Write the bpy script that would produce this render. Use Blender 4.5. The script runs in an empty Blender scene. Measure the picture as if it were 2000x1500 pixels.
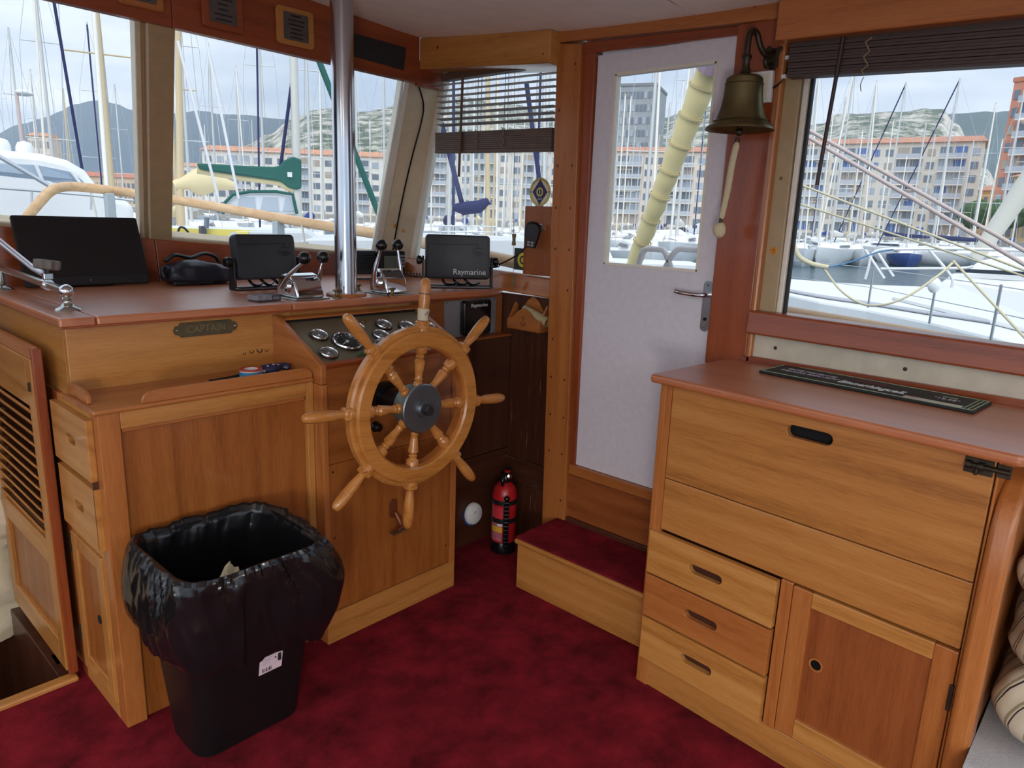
import bpy, math, random
from mathutils import Vector, Matrix, noise, Euler
S = bpy.context.scene
COL = S.collection
R_ = math.radians
# ---------------------------------------------------------------- camera
CAM_Z = 1.55
c_right = Vector((.6773, -.7347, .0359)); c_fwd = Vector((.7215, .6529, -.2270)); 
c_fwd.normalize(); c_right = (c_right - c_fwd*c_right.dot(c_fwd)).normalized(); c_up = c_right.cross(c_fwd)
cam_d = bpy.data.cameras.new('camera'); cam = bpy.data.objects.new('camera', cam_d); COL.objects.link(cam)
cam_d.sensor_width = 36; cam_d.lens = 1387/2000*36; cam_d.clip_start = .02; cam_d.clip_end = 9000
cam.matrix_world = Matrix(((c_right.x, c_up.x, -c_fwd.x, 0), (c_right.y, c_up.y, -c_fwd.y, 0), (c_right.z, c_up.z, -c_fwd.z, CAM_Z), (0, 0, 0, 1)))
S.camera = cam
def at(px, py, D):
    """a place outside: bearing and elevation read off the photo, D metres away along the ground"""
    w = c_right*((px-1000)/1387) - c_up*((py-750)/1387) + c_fwd
    k = D/math.hypot(w.x, w.y)
    return Vector((w.x*k, w.y*k, CAM_Z + w.z*k))
# ---------------------------------------------------------------- light
S.view_settings.view_transform = 'Standard'; S.view_settings.look = 'None'; S.view_settings.gamma = 1
S.view_settings.use_curve_mapping = False
S.view_settings.exposure = 0.8
wd = bpy.data.worlds.new('overcast_sky'); S.world = wd; wd.use_nodes = True
def lin(c):
    return tuple(((v/255)/12.92 if v/255 <= .04045 else (((v/255)+.055)/1.055)**2.4) for v in c)
def nd(nt, kind, **kw):
    n = nt.nodes.new(kind)
    for k, v in kw.items():
        if k[0] == '_': n.inputs[int(k[1:]) if k[1:].isdigit() else k[1:].replace('_', ' ')].default_value = v
        else: setattr(n, k, v)
    return n
nt = wd.node_tree; bg = nt.nodes['Background']
tc = nd(nt, 'ShaderNodeTexCoord'); mp = nd(nt, 'ShaderNodeMapping'); mp.inputs['Scale'].default_value = (1.3, 1.3, 4.5)
nz = nd(nt, 'ShaderNodeTexNoise'); nz.inputs['Scale'].default_value = 1.9; nz.inputs['Detail'].default_value = 6; nz.inputs['Roughness'].default_value = .55
rp = nd(nt, 'ShaderNodeValToRGB'); el = rp.color_ramp.elements
el[0].position = .36; el[0].color = (*lin((150, 170, 197)), 1); el[1].position = .62; el[1].color = (*lin((218, 227, 239)), 1)
nt.links.new(tc.outputs['Generated'], mp.inputs[0]); nt.links.new(mp.outputs[0], nz.inputs['Vector']); nt.links.new(nz.outputs[0], rp.inputs[0])
nt.links.new(rp.outputs[0], bg.inputs[0]); bg.inputs[1].default_value = 1.0
sun_d = bpy.data.lights.new('veiled_sun', 'SUN'); sun_d.energy = 1.25; sun_d.angle = R_(80); sun_d.color = (1, .97, .93)
sun = bpy.data.objects.new('veiled_sun', sun_d); COL.objects.link(sun); sun.rotation_euler = Vector((.52, .42, -.74)).to_track_quat('-Z', 'Y').to_euler(); sun.location = (0, 0, 60)
# ---------------------------------------------------------------- materials
MATS = {}
def newmat(name):
    m = bpy.data.materials.new(name); m.use_nodes = True
    return m, m.node_tree, m.node_tree.nodes['Principled BSDF']
def plain(name, rgb, rough=.5, metal=0, bump=0, bscale=60, var=0, coat=0, spec=.5, stretch=None):
    """one colour with a little procedural unevenness"""
    if name in MATS: return MATS[name]
    m, nt, b = newmat(name); c = lin(rgb)
    b.inputs['Roughness'].default_value = rough; b.inputs['Metallic'].default_value = metal
    b.inputs['Coat Weight'].default_value = coat; b.inputs['Specular IOR Level'].default_value = spec
    tc = nd(nt, 'ShaderNodeTexCoord'); n = nd(nt, 'ShaderNodeTexNoise'); n.inputs['Scale'].default_value = bscale; n.inputs['Detail'].default_value = 4
    if stretch:
        mp = nd(nt, 'ShaderNodeMapping'); mp.inputs['Scale'].default_value = stretch; nt.links.new(tc.outputs['Object'], mp.inputs[0]); nt.links.new(mp.outputs[0], n.inputs['Vector'])
    else: nt.links.new(tc.outputs['Object'], n.inputs['Vector'])
    r = nd(nt, 'ShaderNodeValToRGB'); v = var or .04
    r.color_ramp.elements[0].position = .3; r.color_ramp.elements[1].position = .7
    r.color_ramp.elements[0].color = (*[x*(1-v) for x in c], 1); r.color_ramp.elements[1].color = (*[min(1, x*(1+v)) for x in c], 1)
    nt.links.new(n.outputs[0], r.inputs[0]); nt.links.new(r.outputs[0], b.inputs['Base Color'])
    if bump:
        bp = nd(nt, 'ShaderNodeBump'); bp.inputs['Strength'].default_value = bump; bp.inputs['Distance'].default_value = .004
        nt.links.new(n.outputs[0], bp.inputs['Height']); nt.links.new(bp.outputs[0], b.inputs['Normal'])
    MATS[name] = m; return m
TONES = {  # dark streak, middle, light, roughness
 'honey': ((130, 80, 36), (176, 116, 56), (196, 140, 78), .34),
 'gold':  ((136, 84, 36), (184, 124, 60), (204, 148, 84), .32),
 'orange':((128, 70, 30), (168, 100, 48), (188, 122, 66), .30),
 'red':   ((92, 38, 18), (140, 66, 32), (162, 84, 44), .30),
 'panel': ((98, 48, 16), (148, 84, 34), (170, 104, 48), .36),
 'door':  ((104, 50, 20), (142, 76, 34), (162, 94, 46), .40),
 'dark':  ((40, 18, 10), (72, 36, 20), (96, 54, 34), .42),
 'top':   ((138, 72, 36), (178, 104, 60), (198, 126, 78), .42),
 'wheel': ((134, 80, 30), (184, 120, 56), (206, 146, 80), .22),
 'rail':  ((168, 128, 88), (204, 166, 122), (222, 192, 152), .5),
}
def wood(tone, ax='x', worn=0):
    key = 'wood_%s_%s_%d' % (tone, ax, worn)
    if key in MATS: return MATS[key]
    d, mid, l, ro = TONES[tone]; m, nt, b = newmat(key)
    tc = nd(nt, 'ShaderNodeTexCoord'); oi = nd(nt, 'ShaderNodeObjectInfo')
    add = nd(nt, 'ShaderNodeVectorMath', operation='MULTIPLY_ADD')
    cmb = nd(nt, 'ShaderNodeCombineXYZ')
    for i in range(3): nt.links.new(oi.outputs['Random'], cmb.inputs[i])
    nt.links.new(cmb.outputs[0], add.inputs[0]); add.inputs[1].default_value = (7.3, 5.1, 9.7); nt.links.new(tc.outputs['Object'], add.inputs[2])
    mp = nd(nt, 'ShaderNodeMapping'); mp.inputs['Scale'].default_value = {'x': (1.6, 26, 26), 'y': (26, 1.6, 26), 'z': (26, 26, 1.6)}[ax]
    nt.links.new(add.outputs[0], mp.inputs[0])
    n1 = nd(nt, 'ShaderNodeTexNoise'); n1.inputs['Scale'].default_value = .55; n1.inputs['Detail'].default_value = 3; n1.inputs['Distortion'].default_value = 1.2
    n2 = nd(nt, 'ShaderNodeTexNoise'); n2.inputs['Scale'].default_value = 10; n2.inputs['Detail'].default_value = 7; n2.inputs['Roughness'].default_value = .7
    wv = nd(nt, 'ShaderNodeTexWave'); wv.wave_type = 'RINGS'; wv.rings_direction = ax.upper(); wv.inputs['Scale'].default_value = .22; wv.inputs['Distortion'].default_value = 5; wv.inputs['Detail'].default_value = 3; wv.inputs['Detail Scale'].default_value = 1.2
    for n in (n1, n2, wv): nt.links.new(mp.outputs[0], n.inputs['Vector'])
    mx = nd(nt, 'ShaderNodeMath', operation='MULTIPLY_ADD'); nt.links.new(n1.outputs[0], mx.inputs[0]); mx.inputs[1].default_value = .44
    m2 = nd(nt, 'ShaderNodeMath', operation='MULTIPLY_ADD'); nt.links.new(n2.outputs[0], m2.inputs[0]); m2.inputs[1].default_value = .5
    m3 = nd(nt, 'ShaderNodeMath', operation='MULTIPLY'); nt.links.new(wv.outputs['Fac'], m3.inputs[0]); m3.inputs[1].default_value = .06
    nt.links.new(m3.outputs[0], m2.inputs[2]); nt.links.new(m2.outputs[0], mx.inputs[2])
    r = nd(nt, 'ShaderNodeValToRGB'); e = r.color_ramp.elements
    e[0].position = .27; e[0].color = (*lin(d), 1); e[1].position = .74; e[1].color = (*lin(l), 1); q = e.new(.48); q.color = (*lin(mid), 1)
    nt.links.new(mx.outputs[0], r.inputs[0]); out = r.outputs[0]
    if worn:   # peeling varnish: pale flakes with their own shape
        nw = nd(nt, 'ShaderNodeTexNoise'); nw.inputs['Scale'].default_value = 2.6; nw.inputs['Detail'].default_value = 8; nw.inputs['Roughness'].default_value = .7
        nt.links.new(mp.outputs[0], nw.inputs['Vector'])
        rw = nd(nt, 'ShaderNodeValToRGB'); rw.color_ramp.elements[0].position = .6; rw.color_ramp.elements[1].position = .68
        nt.links.new(nw.outputs[0], rw.inputs[0]); mix = nd(nt, 'ShaderNodeMix', data_type='RGBA'); nt.links.new(rw.outputs[0], mix.inputs[0])
        nt.links.new(out, mix.inputs[6]); mix.inputs[7].default_value = (*lin((150, 112, 84)), 1); out = mix.outputs[2]
    nt.links.new(out, b.inputs['Base Color'])
    b.inputs['Roughness'].default_value = ro; b.inputs['Coat Weight'].default_value = 1.0 if tone == 'top' else .25; b.inputs['Coat Roughness'].default_value = .36 if tone == 'top' else .12
    bp = nd(nt, 'ShaderNodeBump'); bp.inputs['Strength'].default_value = .12; bp.inputs['Distance'].default_value = .002
    nt.links.new(n2.outputs[0], bp.inputs['Height']); nt.links.new(bp.outputs[0], b.inputs['Normal'])
    MATS[key] = m; return m
def glass_mat():
    m, nt, b = newmat('window_glass'); nt.nodes.remove(b)
    t = nd(nt, 'ShaderNodeBsdfTransparent'); t.inputs[0].default_value = (.965, .98, .985, 1)
    g = nd(nt, 'ShaderNodeBsdfGlossy'); g.inputs['Roughness'].default_value = .03
    fr = nd(nt, 'ShaderNodeFresnel'); fr.inputs[0].default_value = 1.25
    mx = nd(nt, 'ShaderNodeMixShader'); nt.links.new(fr.outputs[0], mx.inputs[0]); nt.links.new(t.outputs[0], mx.inputs[1]); nt.links.new(g.outputs[0], mx.inputs[2])
    nt.links.new(mx.outputs[0], nt.nodes['Material Output'].inputs[0]); MATS['glass'] = m; return m
GLASS = glass_mat()
def carpet_mat():
    m, nt, b = newmat('crimson_carpet'); tc = nd(nt, 'ShaderNodeTexCoord')
    a = nd(nt, 'ShaderNodeTexNoise'); a.inputs['Scale'].default_value = 6.5; a.inputs['Detail'].default_value = 8; a.inputs['Roughness'].default_value = .68
    f = nd(nt, 'ShaderNodeTexNoise'); f.inputs['Scale'].default_value = 420; f.inputs['Detail'].default_value = 2
    for n in (a, f): nt.links.new(tc.outputs['Object'], n.inputs['Vector'])
    s = nd(nt, 'ShaderNodeMath', operation='MULTIPLY_ADD'); nt.links.new(f.outputs[0], s.inputs[0]); s.inputs[1].default_value = .35; nt.links.new(a.outputs[0], s.inputs[2])
    r = nd(nt, 'ShaderNodeValToRGB'); e = r.color_ramp.elements; e[0].position = .50; e[0].color = (*lin((56, 9, 15)), 1); e[1].position = .84; e[1].color = (*lin((132, 28, 40)), 1)
    nt.links.new(s.outputs[0], r.inputs[0]); nt.links.new(r.outputs[0], b.inputs['Base Color']); b.inputs['Roughness'].default_value = 1; b.inputs['Specular IOR Level'].default_value = .1
    b.inputs['Sheen Weight'].default_value = .3; b.inputs['Sheen Tint'].default_value = (*lin((200, 60, 70)), 1)
    bp = nd(nt, 'ShaderNodeBump'); bp.inputs['Strength'].default_value = .8; bp.inputs['Distance'].default_value = .01
    nt.links.new(s.outputs[0], bp.inputs['Height']); nt.links.new(bp.outputs[0], b.inputs['Normal']); return m
CARPET = carpet_mat()
WHITE = plain('white_door_paint', (214, 210, 216), .42, bump=.05, bscale=40)
CREAM = plain('cream_paint', (206, 190, 160), .4, bump=.08, bscale=25, var=.06)
TAN = plain('tan_paint', (170, 148, 112), .45, bump=.08, bscale=25, var=.06)
CEIL = plain('ceiling_paint', (244, 239, 230), .6, bump=.05, bscale=12)
BLACK = plain('black_plastic', (22, 22, 24), .45, bump=.1, bscale=300)
BLACKS = plain('black_satin', (15, 15, 17), .25)
CHAR = plain('charcoal_plastic', (44, 46, 50), .5, bump=.08, bscale=400)
CHROME = plain('chrome', (222, 224, 226), .08, 1, var=.03, bscale=8)
BRUSH = plain('brushed_steel', (176, 180, 184), .24, 1, stretch=(2, 2, .2), bscale=30, var=.08)
STEEL = plain('grey_steel', (120, 128, 134), .36, .85, var=.1, bscale=20)
BRASS = plain('aged_brass', (128, 108, 72), .42, .8, var=.22, bscale=16)
BRONZE = plain('dark_bronze', (66, 58, 46), .45, .75, var=.25, bscale=40)
BELLM = plain('bell_bronze', (112, 102, 70), .38, .85, var=.18, bscale=14)
RECESS_SHADE = plain('recess_shade', (8, 6, 5), .9)  # near-black stands in for the shade inside holes, slots and gaps
DIRTW = plain('white_plastic', (226, 224, 220), .4)
INK = plain('white_print', (214, 216, 218), .5)
DKINK = plain('dark_print', (28, 26, 26), .6)
# ---------------------------------------------------------------- mesh helpers
def frame(z):
    z = Vector(z).normalized(); a = Vector((0, 0, 1)) if abs(z.z) < .9 else Vector((1, 0, 0))
    x = a.cross(z).normalized(); return x, z.cross(x), z
class MB:
    def __init__(s): s.v = []; s.f = []
    def add(s, vs, fs):
        o = len(s.v); s.v += [Vector(p) for p in vs]; s.f += [[i+o for i in q] for q in fs]; return s
    def box(s, x0, x1, y0, y1, z0, z1):
        return s.add([(x0,y0,z0),(x1,y0,z0),(x1,y1,z0),(x0,y1,z0),(x0,y0,z1),(x1,y0,z1),(x1,y1,z1),(x0,y1,z1)],
                     [(3,2,1,0),(4,5,6,7),(0,1,5,4),(1,2,6,5),(2,3,7,6),(3,0,4,7)])
    def hexa(s, lo, hi):   # two quads, lower and upper
        return s.add(list(lo)+list(hi), [(3,2,1,0),(4,5,6,7),(0,1,5,4),(1,2,6,5),(2,3,7,6),(3,0,4,7)])
    def obox(s, c, size, rot=None):
        rot = rot or Matrix.Identity(3); h = [q/2 for q in size]; c = Vector(c)
        vs = [c + rot @ Vector((sx*h[0], sy*h[1], sz*h[2])) for sz in (-1, 1) for sx, sy in ((-1,-1),(1,-1),(1,1),(-1,1))]
        return s.hexa(vs[:4], vs[4:])
    def bar(s, a, b, w, h, up=(0, 0, 1)):   # rectangular bar from a to b
        a = Vector(a); b = Vector(b); d = (b-a).normalized(); u = Vector(up); sx = d.cross(u).normalized(); u = sx.cross(d)
        q = [sx*(w/2)*i + u*(h/2)*j for i, j in ((-1,-1),(1,-1),(1,1),(-1,1))]
        return s.hexa([a+k for k in q], [b+k for k in q])
    def cyl(s, a, b, r0, r1=None, n=16, caps=True):
        a = Vector(a); b = Vector(b); r1 = r0 if r1 is None else r1; x, y, z = frame(b-a); o = len(s.v)
        for p, r in ((a, r0), (b, r1)):
            s.v += [p + (x*math.cos(t*2*math.pi/n) + y*math.sin(t*2*math.pi/n))*r for t in range(n)]
        s.f += [[o+i, o+(i+1) % n, o+n+(i+1) % n, o+n+i] for i in range(n)]
        if caps: s.f += [[o+i for i in range(n)][::-1], [o+n+i for i in range(n)]]
        return s
    def tube(s, pts, r, n=8, closed=False, flat=None):
        pts = [Vector(p) for p in pts]; m = len(pts); o = len(s.v); px = None
        for i, p in enumerate(pts):
            d = (pts[(i+1) % m] - pts[i-1]) if closed else (pts[min(i+1, m-1)] - pts[max(i-1, 0)])
            x, y, z = frame(d)
            if px is not None:
                x = (px - z*px.dot(z)).normalized(); y = z.cross(x)
            px = x; rr = r[min(i, len(r)-1)] if isinstance(r, (list, tuple)) else r
            s.v += [p + (x*math.cos(t*2*math.pi/n) + y*math.sin(t*2*math.pi/n)*(flat or 1))*rr for t in range(n)]
        k = m if closed else m-1
        for i in range(k):
            a = o+i*n; b = o+((i+1) % m)*n
            s.f += [[a+j, a+(j+1) % n, b+(j+1) % n, b+j] for j in range(n)]
        if not closed: s.f += [[o+j for j in range(n)][::-1], [o+(m-1)*n+j for j in range(n)]]
        return s
    def lathe(s, prof, c=(0, 0, 0), axis=(0, 0, 1), n=24, closed=False):
        c = Vector(c); x, y, z = frame(axis); o = len(s.v); m = len(prof)
        for r, h in prof:
            s.v += [c + z*h + (x*math.cos(t*2*math.pi/n) + y*math.sin(t*2*math.pi/n))*max(r, 1e-5) for t in range(n)]
        for i in range(m if closed else m-1):
            a = o+i*n; b = o+((i+1) % m)*n
            s.f += [[a+j, a+(j+1) % n, b+(j+1) % n, b+j] for j in range(n)]
        if not closed:
            if prof[0][0] > 1e-4: s.f.append([o+j for j in range(n)][::-1])
            if prof[-1][0] > 1e-4: s.f.append([o+(m-1)*n+j for j in range(n)])
        return s
    def sph(s, c, r, n=16, sc=(1, 1, 1)):
        o = len(s.v); s.lathe([(r*math.sin(math.pi*i/(n//2)), -r*math.cos(math.pi*i/(n//2))) for i in range(n//2+1)], (0, 0, 0), (0, 0, 1), n)
        for i in range(o, len(s.v)): q = s.v[i]; s.v[i] = Vector((q.x*sc[0], q.y*sc[1], q.z*sc[2])) + Vector(c)
        return s
    def prism(s, poly, vec):
        vec = Vector(vec); n = len(poly); p = [Vector(q) for q in poly]
        return s.add(p + [q+vec for q in p], [list(range(n))[::-1], [n+i for i in range(n)]] + [[i, (i+1) % n, n+(i+1) % n, n+i] for i in range(n)])
    def grid(s, nu, nv, fn, wrapu=False):
        o = len(s.v)
        for j in range(nv+1):
            for i in range(nu if wrapu else nu+1): s.v.append(Vector(fn(i/nu, j/nv)))
        w = nu if wrapu else nu+1
        for j in range(nv):
            for i in range(nu): s.f.append([o+j*w+i, o+j*w+(i+1) % w, o+(j+1)*w+(i+1) % w, o+(j+1)*w+i])
        return s
    def loft(s, rings, caps=True):
        o = len(s.v); n = len(rings[0])
        for r in rings: s.v += [Vector(p) for p in r]
        for k in range(len(rings)-1):
            a = o+k*n; b = a+n; s.f += [[a+j, a+(j+1) % n, b+(j+1) % n, b+j] for j in range(n)]
        if caps: s.f += [[o+j for j in range(n)][::-1], [o+(len(rings)-1)*n+j for j in range(n)]]
        return s
    def xf(s, M):
        s.v = [M @ q for q in s.v]; return s
    def build(s, name, mat, parent=None, smooth=0, bevel=0, seg=2, fix=True):
        off = Vector(FR.get(root_of(parent), (0, 0, 0))) if parent is not None else Vector()
        if parent is None and s.v:   # single mesh thing: origin at the middle of its base
            xs = [q.x for q in s.v]; ys = [q.y for q in s.v]; zs = [q.z for q in s.v]
            off = Vector(((min(xs)+max(xs))/2, (min(ys)+max(ys))/2, min(zs)))
        me = bpy.data.meshes.new(name); me.from_pydata([tuple(q-off) for q in s.v], [], s.f)
        if fix:
            import bmesh
            bm = bmesh.new(); bm.from_mesh(me); bmesh.ops.recalc_face_normals(bm, faces=bm.faces); bm.to_mesh(me); bm.free()
        me.materials.append(mat)
        if smooth:
            me.polygons.foreach_set('use_smooth', [True]*len(me.polygons)); me.set_sharp_from_angle(angle=R_(smooth))
        o = bpy.data.objects.new(name, me); COL.objects.link(o)
        if parent is None: o.location = off
        else: o.parent = parent
        if bevel:
            b = o.modifiers.new('edge', 'BEVEL'); b.width = bevel; b.segments = seg; b.limit_method = 'ANGLE'; b.angle_limit = R_(35)
        return o
FR = {}
def root_of(o):
    while o.parent is not None: o = o.parent
    return o.name
def tag(o, label=None, cat=None, group=None, kind=None):
    if label: o['label'] = label
    if cat: o['category'] = cat
    if group: o['group'] = group
    if kind: o['kind'] = kind
    return o
def thing(name, label, cat, loc=(0, 0, 0), rot=None, group=None):
    """Empty at the base; parts are drawn in world coordinates, or in its own frame when rot is given"""
    o = bpy.data.objects.new(name, None); COL.objects.link(o); o.location = loc; o.empty_display_size = .05
    if rot is not None: o.rotation_euler = rot; FR[o.name] = (0, 0, 0)
    else: FR[o.name] = tuple(loc)
    return tag(o, label, cat, group)
def struct(name, loc=(0, 0, 0)):
    o = bpy.data.objects.new(name, None); COL.objects.link(o); o.location = loc; o.empty_display_size = .05; FR[o.name] = tuple(loc); o['kind'] = 'structure'; return o
def copy_tree(o, parent=None):
    c = o.copy(); COL.objects.link(c); c.parent = parent
    for k in list(o.children): copy_tree(k, c)
    return c
def boxed(name, mat, parent, *a, bevel=.003, **kw): return MB().box(*a).build(name, mat, parent, bevel=bevel, **kw)
_tc = {}
def text_mb(txt, size, depth=.0008, align='CENTER', shear=0, xs=1):
    cu = bpy.data.curves.new('t', 'FONT'); cu.body = txt; cu.size = size; cu.extrude = depth; cu.align_x = align; cu.align_y = 'CENTER'; cu.shear = shear; cu.resolution_u = 3
    ob = bpy.data.objects.new('t', cu); COL.objects.link(ob); dg = bpy.context.evaluated_depsgraph_get()
    me = bpy.data.meshes.new_from_object(ob.evaluated_get(dg)); b = MB()
    b.add([(v.co.x*xs, v.co.y, v.co.z) for v in me.vertices], [list(p.vertices) for p in me.polygons])
    bpy.data.objects.remove(ob); bpy.data.curves.remove(cu); bpy.data.meshes.remove(me); return b
def basis(o, x, y):   # matrix putting local x, y, z=x×y at o
    x = Vector(x).normalized(); z = x.cross(Vector(y)).normalized(); y = z.cross(x); o = Vector(o)
    return Matrix(((x.x, y.x, z.x, o.x), (x.y, y.y, z.y, o.y), (x.z, y.z, z.z, o.z), (0, 0, 0, 1)))
def slot_panel(w, h, t, cx, cz, sw, sh, depth=None):
    """board w x h x t in the xz plane (front face at y=0) with a stadium finger slot at (cx, cz)"""
    mb = MB(); r = sh/2; hw = sw/2 - r
    def inner(a):
        dx, dz = math.cos(a), math.sin(a)
        lo, hi = 0, sw
        for _ in range(30):
            k = (lo+hi)/2; x, z = abs(dx*k), abs(dz*k); ins = (x <= hw and z <= r) or math.hypot(max(x-hw, 0), z) <= r
            lo, hi = (k, hi) if ins else (lo, k)
        return cx+dx*lo, cz+dz*lo
    def outer(a):
        dx, dz = math.cos(a), math.sin(a); k = 1e9
        if dx > 1e-9: k = min(k, (w-cx)/dx)
        if dx < -1e-9: k = min(k, -cx/dx)
        if dz > 1e-9: k = min(k, (h-cz)/dz)
        if dz < -1e-9: k = min(k, -cz/dz)
        return cx+dx*k, cz+dz*k
    an = [i*2*math.pi/36 for i in range(36)] + [math.atan2(b-cz, a-cx) % (2*math.pi) for a in (0, w) for b in (0, h)]
    rr = r/ (sw/2)
    an += [math.atan2(s2*r*q2, s1*(hw+r*q1)) % (2*math.pi) for s1 in (1, -1) for s2 in (1, -1) for q1, q2 in ((.0, 1), (.5, .866), (.866, .5))]
    an = sorted(an); an = [a for i, a in enumerate(an) if i == 0 or a-an[i-1] > 1e-4]; n = len(an)
    fo = [(outer(a)[0], 0, outer(a)[1]) for a in an]; fi = [(inner(a)[0], 0, inner(a)[1]) for a in an]
    bi = [(p[0], t, p[2]) for p in fi]; bo = [(p[0], t, p[2]) for p in fo]
    vs = fo+fi+bi+bo; fs = []
    for q in range(4):
        a, b = q*n, ((q+1) % 4)*n
        fs += [[a+i, a+(i+1) % n, b+(i+1) % n, b+i] for i in range(n)]
    return mb.add(vs, fs)
def rrect(w, h, r, n=5):   # rounded rectangle outline centred on 0
    out = []
    for cx, cy, a0 in ((w/2-r, h/2-r, 0), (-w/2+r, h/2-r, 90), (-w/2+r, -h/2+r, 180), (w/2-r, -h/2+r, 270)):
        out += [(cx+r*math.cos(R_(a0+90*i/n)), cy+r*math.sin(R_(a0+90*i/n))) for i in range(n+1)]
    return out
def smooth_path(pts, k=6):
    pts = [Vector(p) for p in pts]; out = []
    for i in range(len(pts)-1):
        p0, p1, p2, p3 = pts[max(i-1, 0)], pts[i], pts[i+1], pts[min(i+2, len(pts)-1)]
        for j in range(k):
            t = j/k; out.append(.5*((2*p1) + (p2-p0)*t + (2*p0-5*p1+4*p2-p3)*t*t + (3*p1-p0-3*p2+p3)*t**3))
    return out + [pts[-1]]
# ================================================================ the wheelhouse shell
def zs(y):   # ceiling height at the starboard edge, rising towards the bow
    (a, fa), (b, fb), (c, fc) = (1.05, 2.242), (1.966, 2.277), (2.745, 2.345)
    if y < a: return fa
    return fa*(y-b)*(y-c)/((a-b)*(a-c)) + fb*(y-a)*(y-c)/((b-a)*(b-c)) + fc*(y-a)*(y-b)/((c-a)*(c-b))
def cz(x, y): return zs(y) + .055*max(0, min(2.3-x, 1.6)) + (.0 if x > .7 else 0)
fl = struct('floor')
MB().box(-2.0, 2.52, -2.2, 2.46, -.04, 0).box(.6, 2.52, 2.46, 3.25, -.04, 0).build('carpet', CARPET, fl)
cl = struct('ceiling', (0, 0, 2.2))
for i, (x0, x1, y0, y1) in enumerate(((-1.9, .2, -1.6, 1.35), (.2035, 1.5, -1.6, 1.35), (1.5035, 2.46, -1.6, 1.35), (-1.9, .2, 1.3535, 2.78), (.2035, 1.5, 1.3535, 2.78), (1.5035, 2.56, 1.3535, 2.78))):
    mb = MB(); mb.grid(6, 8, lambda u, v: (x0+(x1-x0)*u, y0+(y1-y0)*v, cz(x0+(x1-x0)*u, y0+(y1-y0)*v)))
    mb.grid(6, 8, lambda u, v: (x0+(x1-x0)*u, y0+(y1-y0)*v, cz(x0+(x1-x0)*u, y0+(y1-y0)*v)+.05))
    mb.build('ceiling_panel', CEIL, cl, smooth=30, fix=False)
MB().grid(6, 10, lambda u, v: (-1.95+4.6*u, -1.6+4.45*v, cz(-1.95+4.6*u, -1.6+4.45*v)+.06)).build('roof', plain('roof_white', (225, 225, 222), .5), cl, fix=False)
# two flush fill lamps added on the ceiling, out of view, to brighten the cabin
def fill_ceiling_lamp(x, y, label):
    z = cz(x, y); t = thing('fill_ceiling_lamp', label, 'lamp', (x, y, z-.045), group='added fill lamps')
    MB().lathe([(.0, .0), (.15, 0), (.16, .012), (.16, .045), (0, .045)], (x, y, z-.046), n=32).build('housing', CHROME, t, smooth=40)
    m = MATS.get('fill_lamp_diffuser')
    if not m:
        m, nt, b = newmat('fill_lamp_diffuser'); b.inputs['Emission Color'].default_value = (1, .9, .76, 1); b.inputs['Emission Strength'].default_value = FILL_LAMP; b.inputs['Base Color'].default_value = (.9, .88, .8, 1); MATS['fill_lamp_diffuser'] = m
    MB().lathe([(.145, 0), (.13, -.02), (.08, -.032), (0, -.036)], (x, y, z-.046), n=32).build('diffuser', m, t, smooth=60)
FILL_LAMP = 10.0
fill_ceiling_lamp(-.35, -.45, 'added round fill lamp on the ceiling nearest the helm, behind the viewer')
fill_ceiling_lamp(-.9, .75, 'added round fill lamp on the ceiling at the port side of the saloon')
sl_ = thing('fill_standing_lamp', 'added standing fill lamp with opal globe, unseen behind the viewer', 'lamp', (-.75, -.55, 0))  # unseen globe lamp added to lift the ceiling and helm
MB().lathe([(0, 0), (.15, 0), (.15, .02), (.03, .035), (0, .036)], (-.75, -.55, 0), n=28).build('base', BRASS, sl_, smooth=40); MB().cyl((-.75, -.55, .03), (-.75, -.55, .9), .012, n=12).build('pole', BRASS, sl_, smooth=50)
gm_, nt, b_ = newmat('fill_globe'); b_.inputs['Emission Color'].default_value = (1, .96, .91, 1); b_.inputs['Emission Strength'].default_value = 30; b_.inputs['Base Color'].default_value = (.9, .88, .84, 1)
MB().sph((-.75, -.55, 1.05), .18, 28).build('globe', gm_, sl_, smooth=80)
# ---------------- front wall: windscreen, sill boards, header
wf = struct('wall_front', (1.5, 3.3, 1.2))
def zb(x): return 1.448 - .0813*(x-.75)
def scr(x, t, dy=0):   # point on the raked windscreen: t=0 sill, t=1 header
    b = zb(x); return Vector((x, 3.3 - .52*t + dy, b + t*(2.172-b)))
for x0, x1 in ((-.8, 1.268), (1.272, 2.53)):
    MB().hexa([(x0, 3.255, 1.2), (x1, 3.255, 1.2), (x1, 3.36, 1.2), (x0, 3.36, 1.2)], [(x0, 3.28, zb(x0)), (x1, 3.28, zb(x1)), (x1, 3.36, zb(x1)), (x0, 3.36, zb(x0))]).build('sill_board', wood('red', 'x'), wf, bevel=.003)
boxed('lower_panel', wood('dark', 'z'), wf, -.9, 2.55, 3.3, 3.34, -.9, 1.2)
def strip(a0, a1, b0, b1, out=.05, name='post', mat=CREAM, par=None, inn=.012):
    """board lying in the windscreen plane between two edges (each bottom point, top point)"""
    n = Vector((0, -.82, -.57)); lo = [Vector(a0)+n*inn, Vector(b0)+n*inn, Vector(b0)-n*out, Vector(a0)-n*out]; hi = [Vector(a1)+n*inn, Vector(b1)+n*inn, Vector(b1)-n*out, Vector(a1)-n*out]
    return MB().hexa(lo, hi).build(name, mat, par or wf, bevel=.003)
strip(scr(1.262, -.02), scr(1.108, 1.0), scr(1.351, -.02), scr(1.2, 1.0), name='mullion', mat=TAN)
strip(scr(1.222, -.02), scr(1.066, 1.0), scr(1.24, -.02), scr(1.084, 1.0), name='glazing_bead', mat=CREAM, inn=.006)
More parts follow.
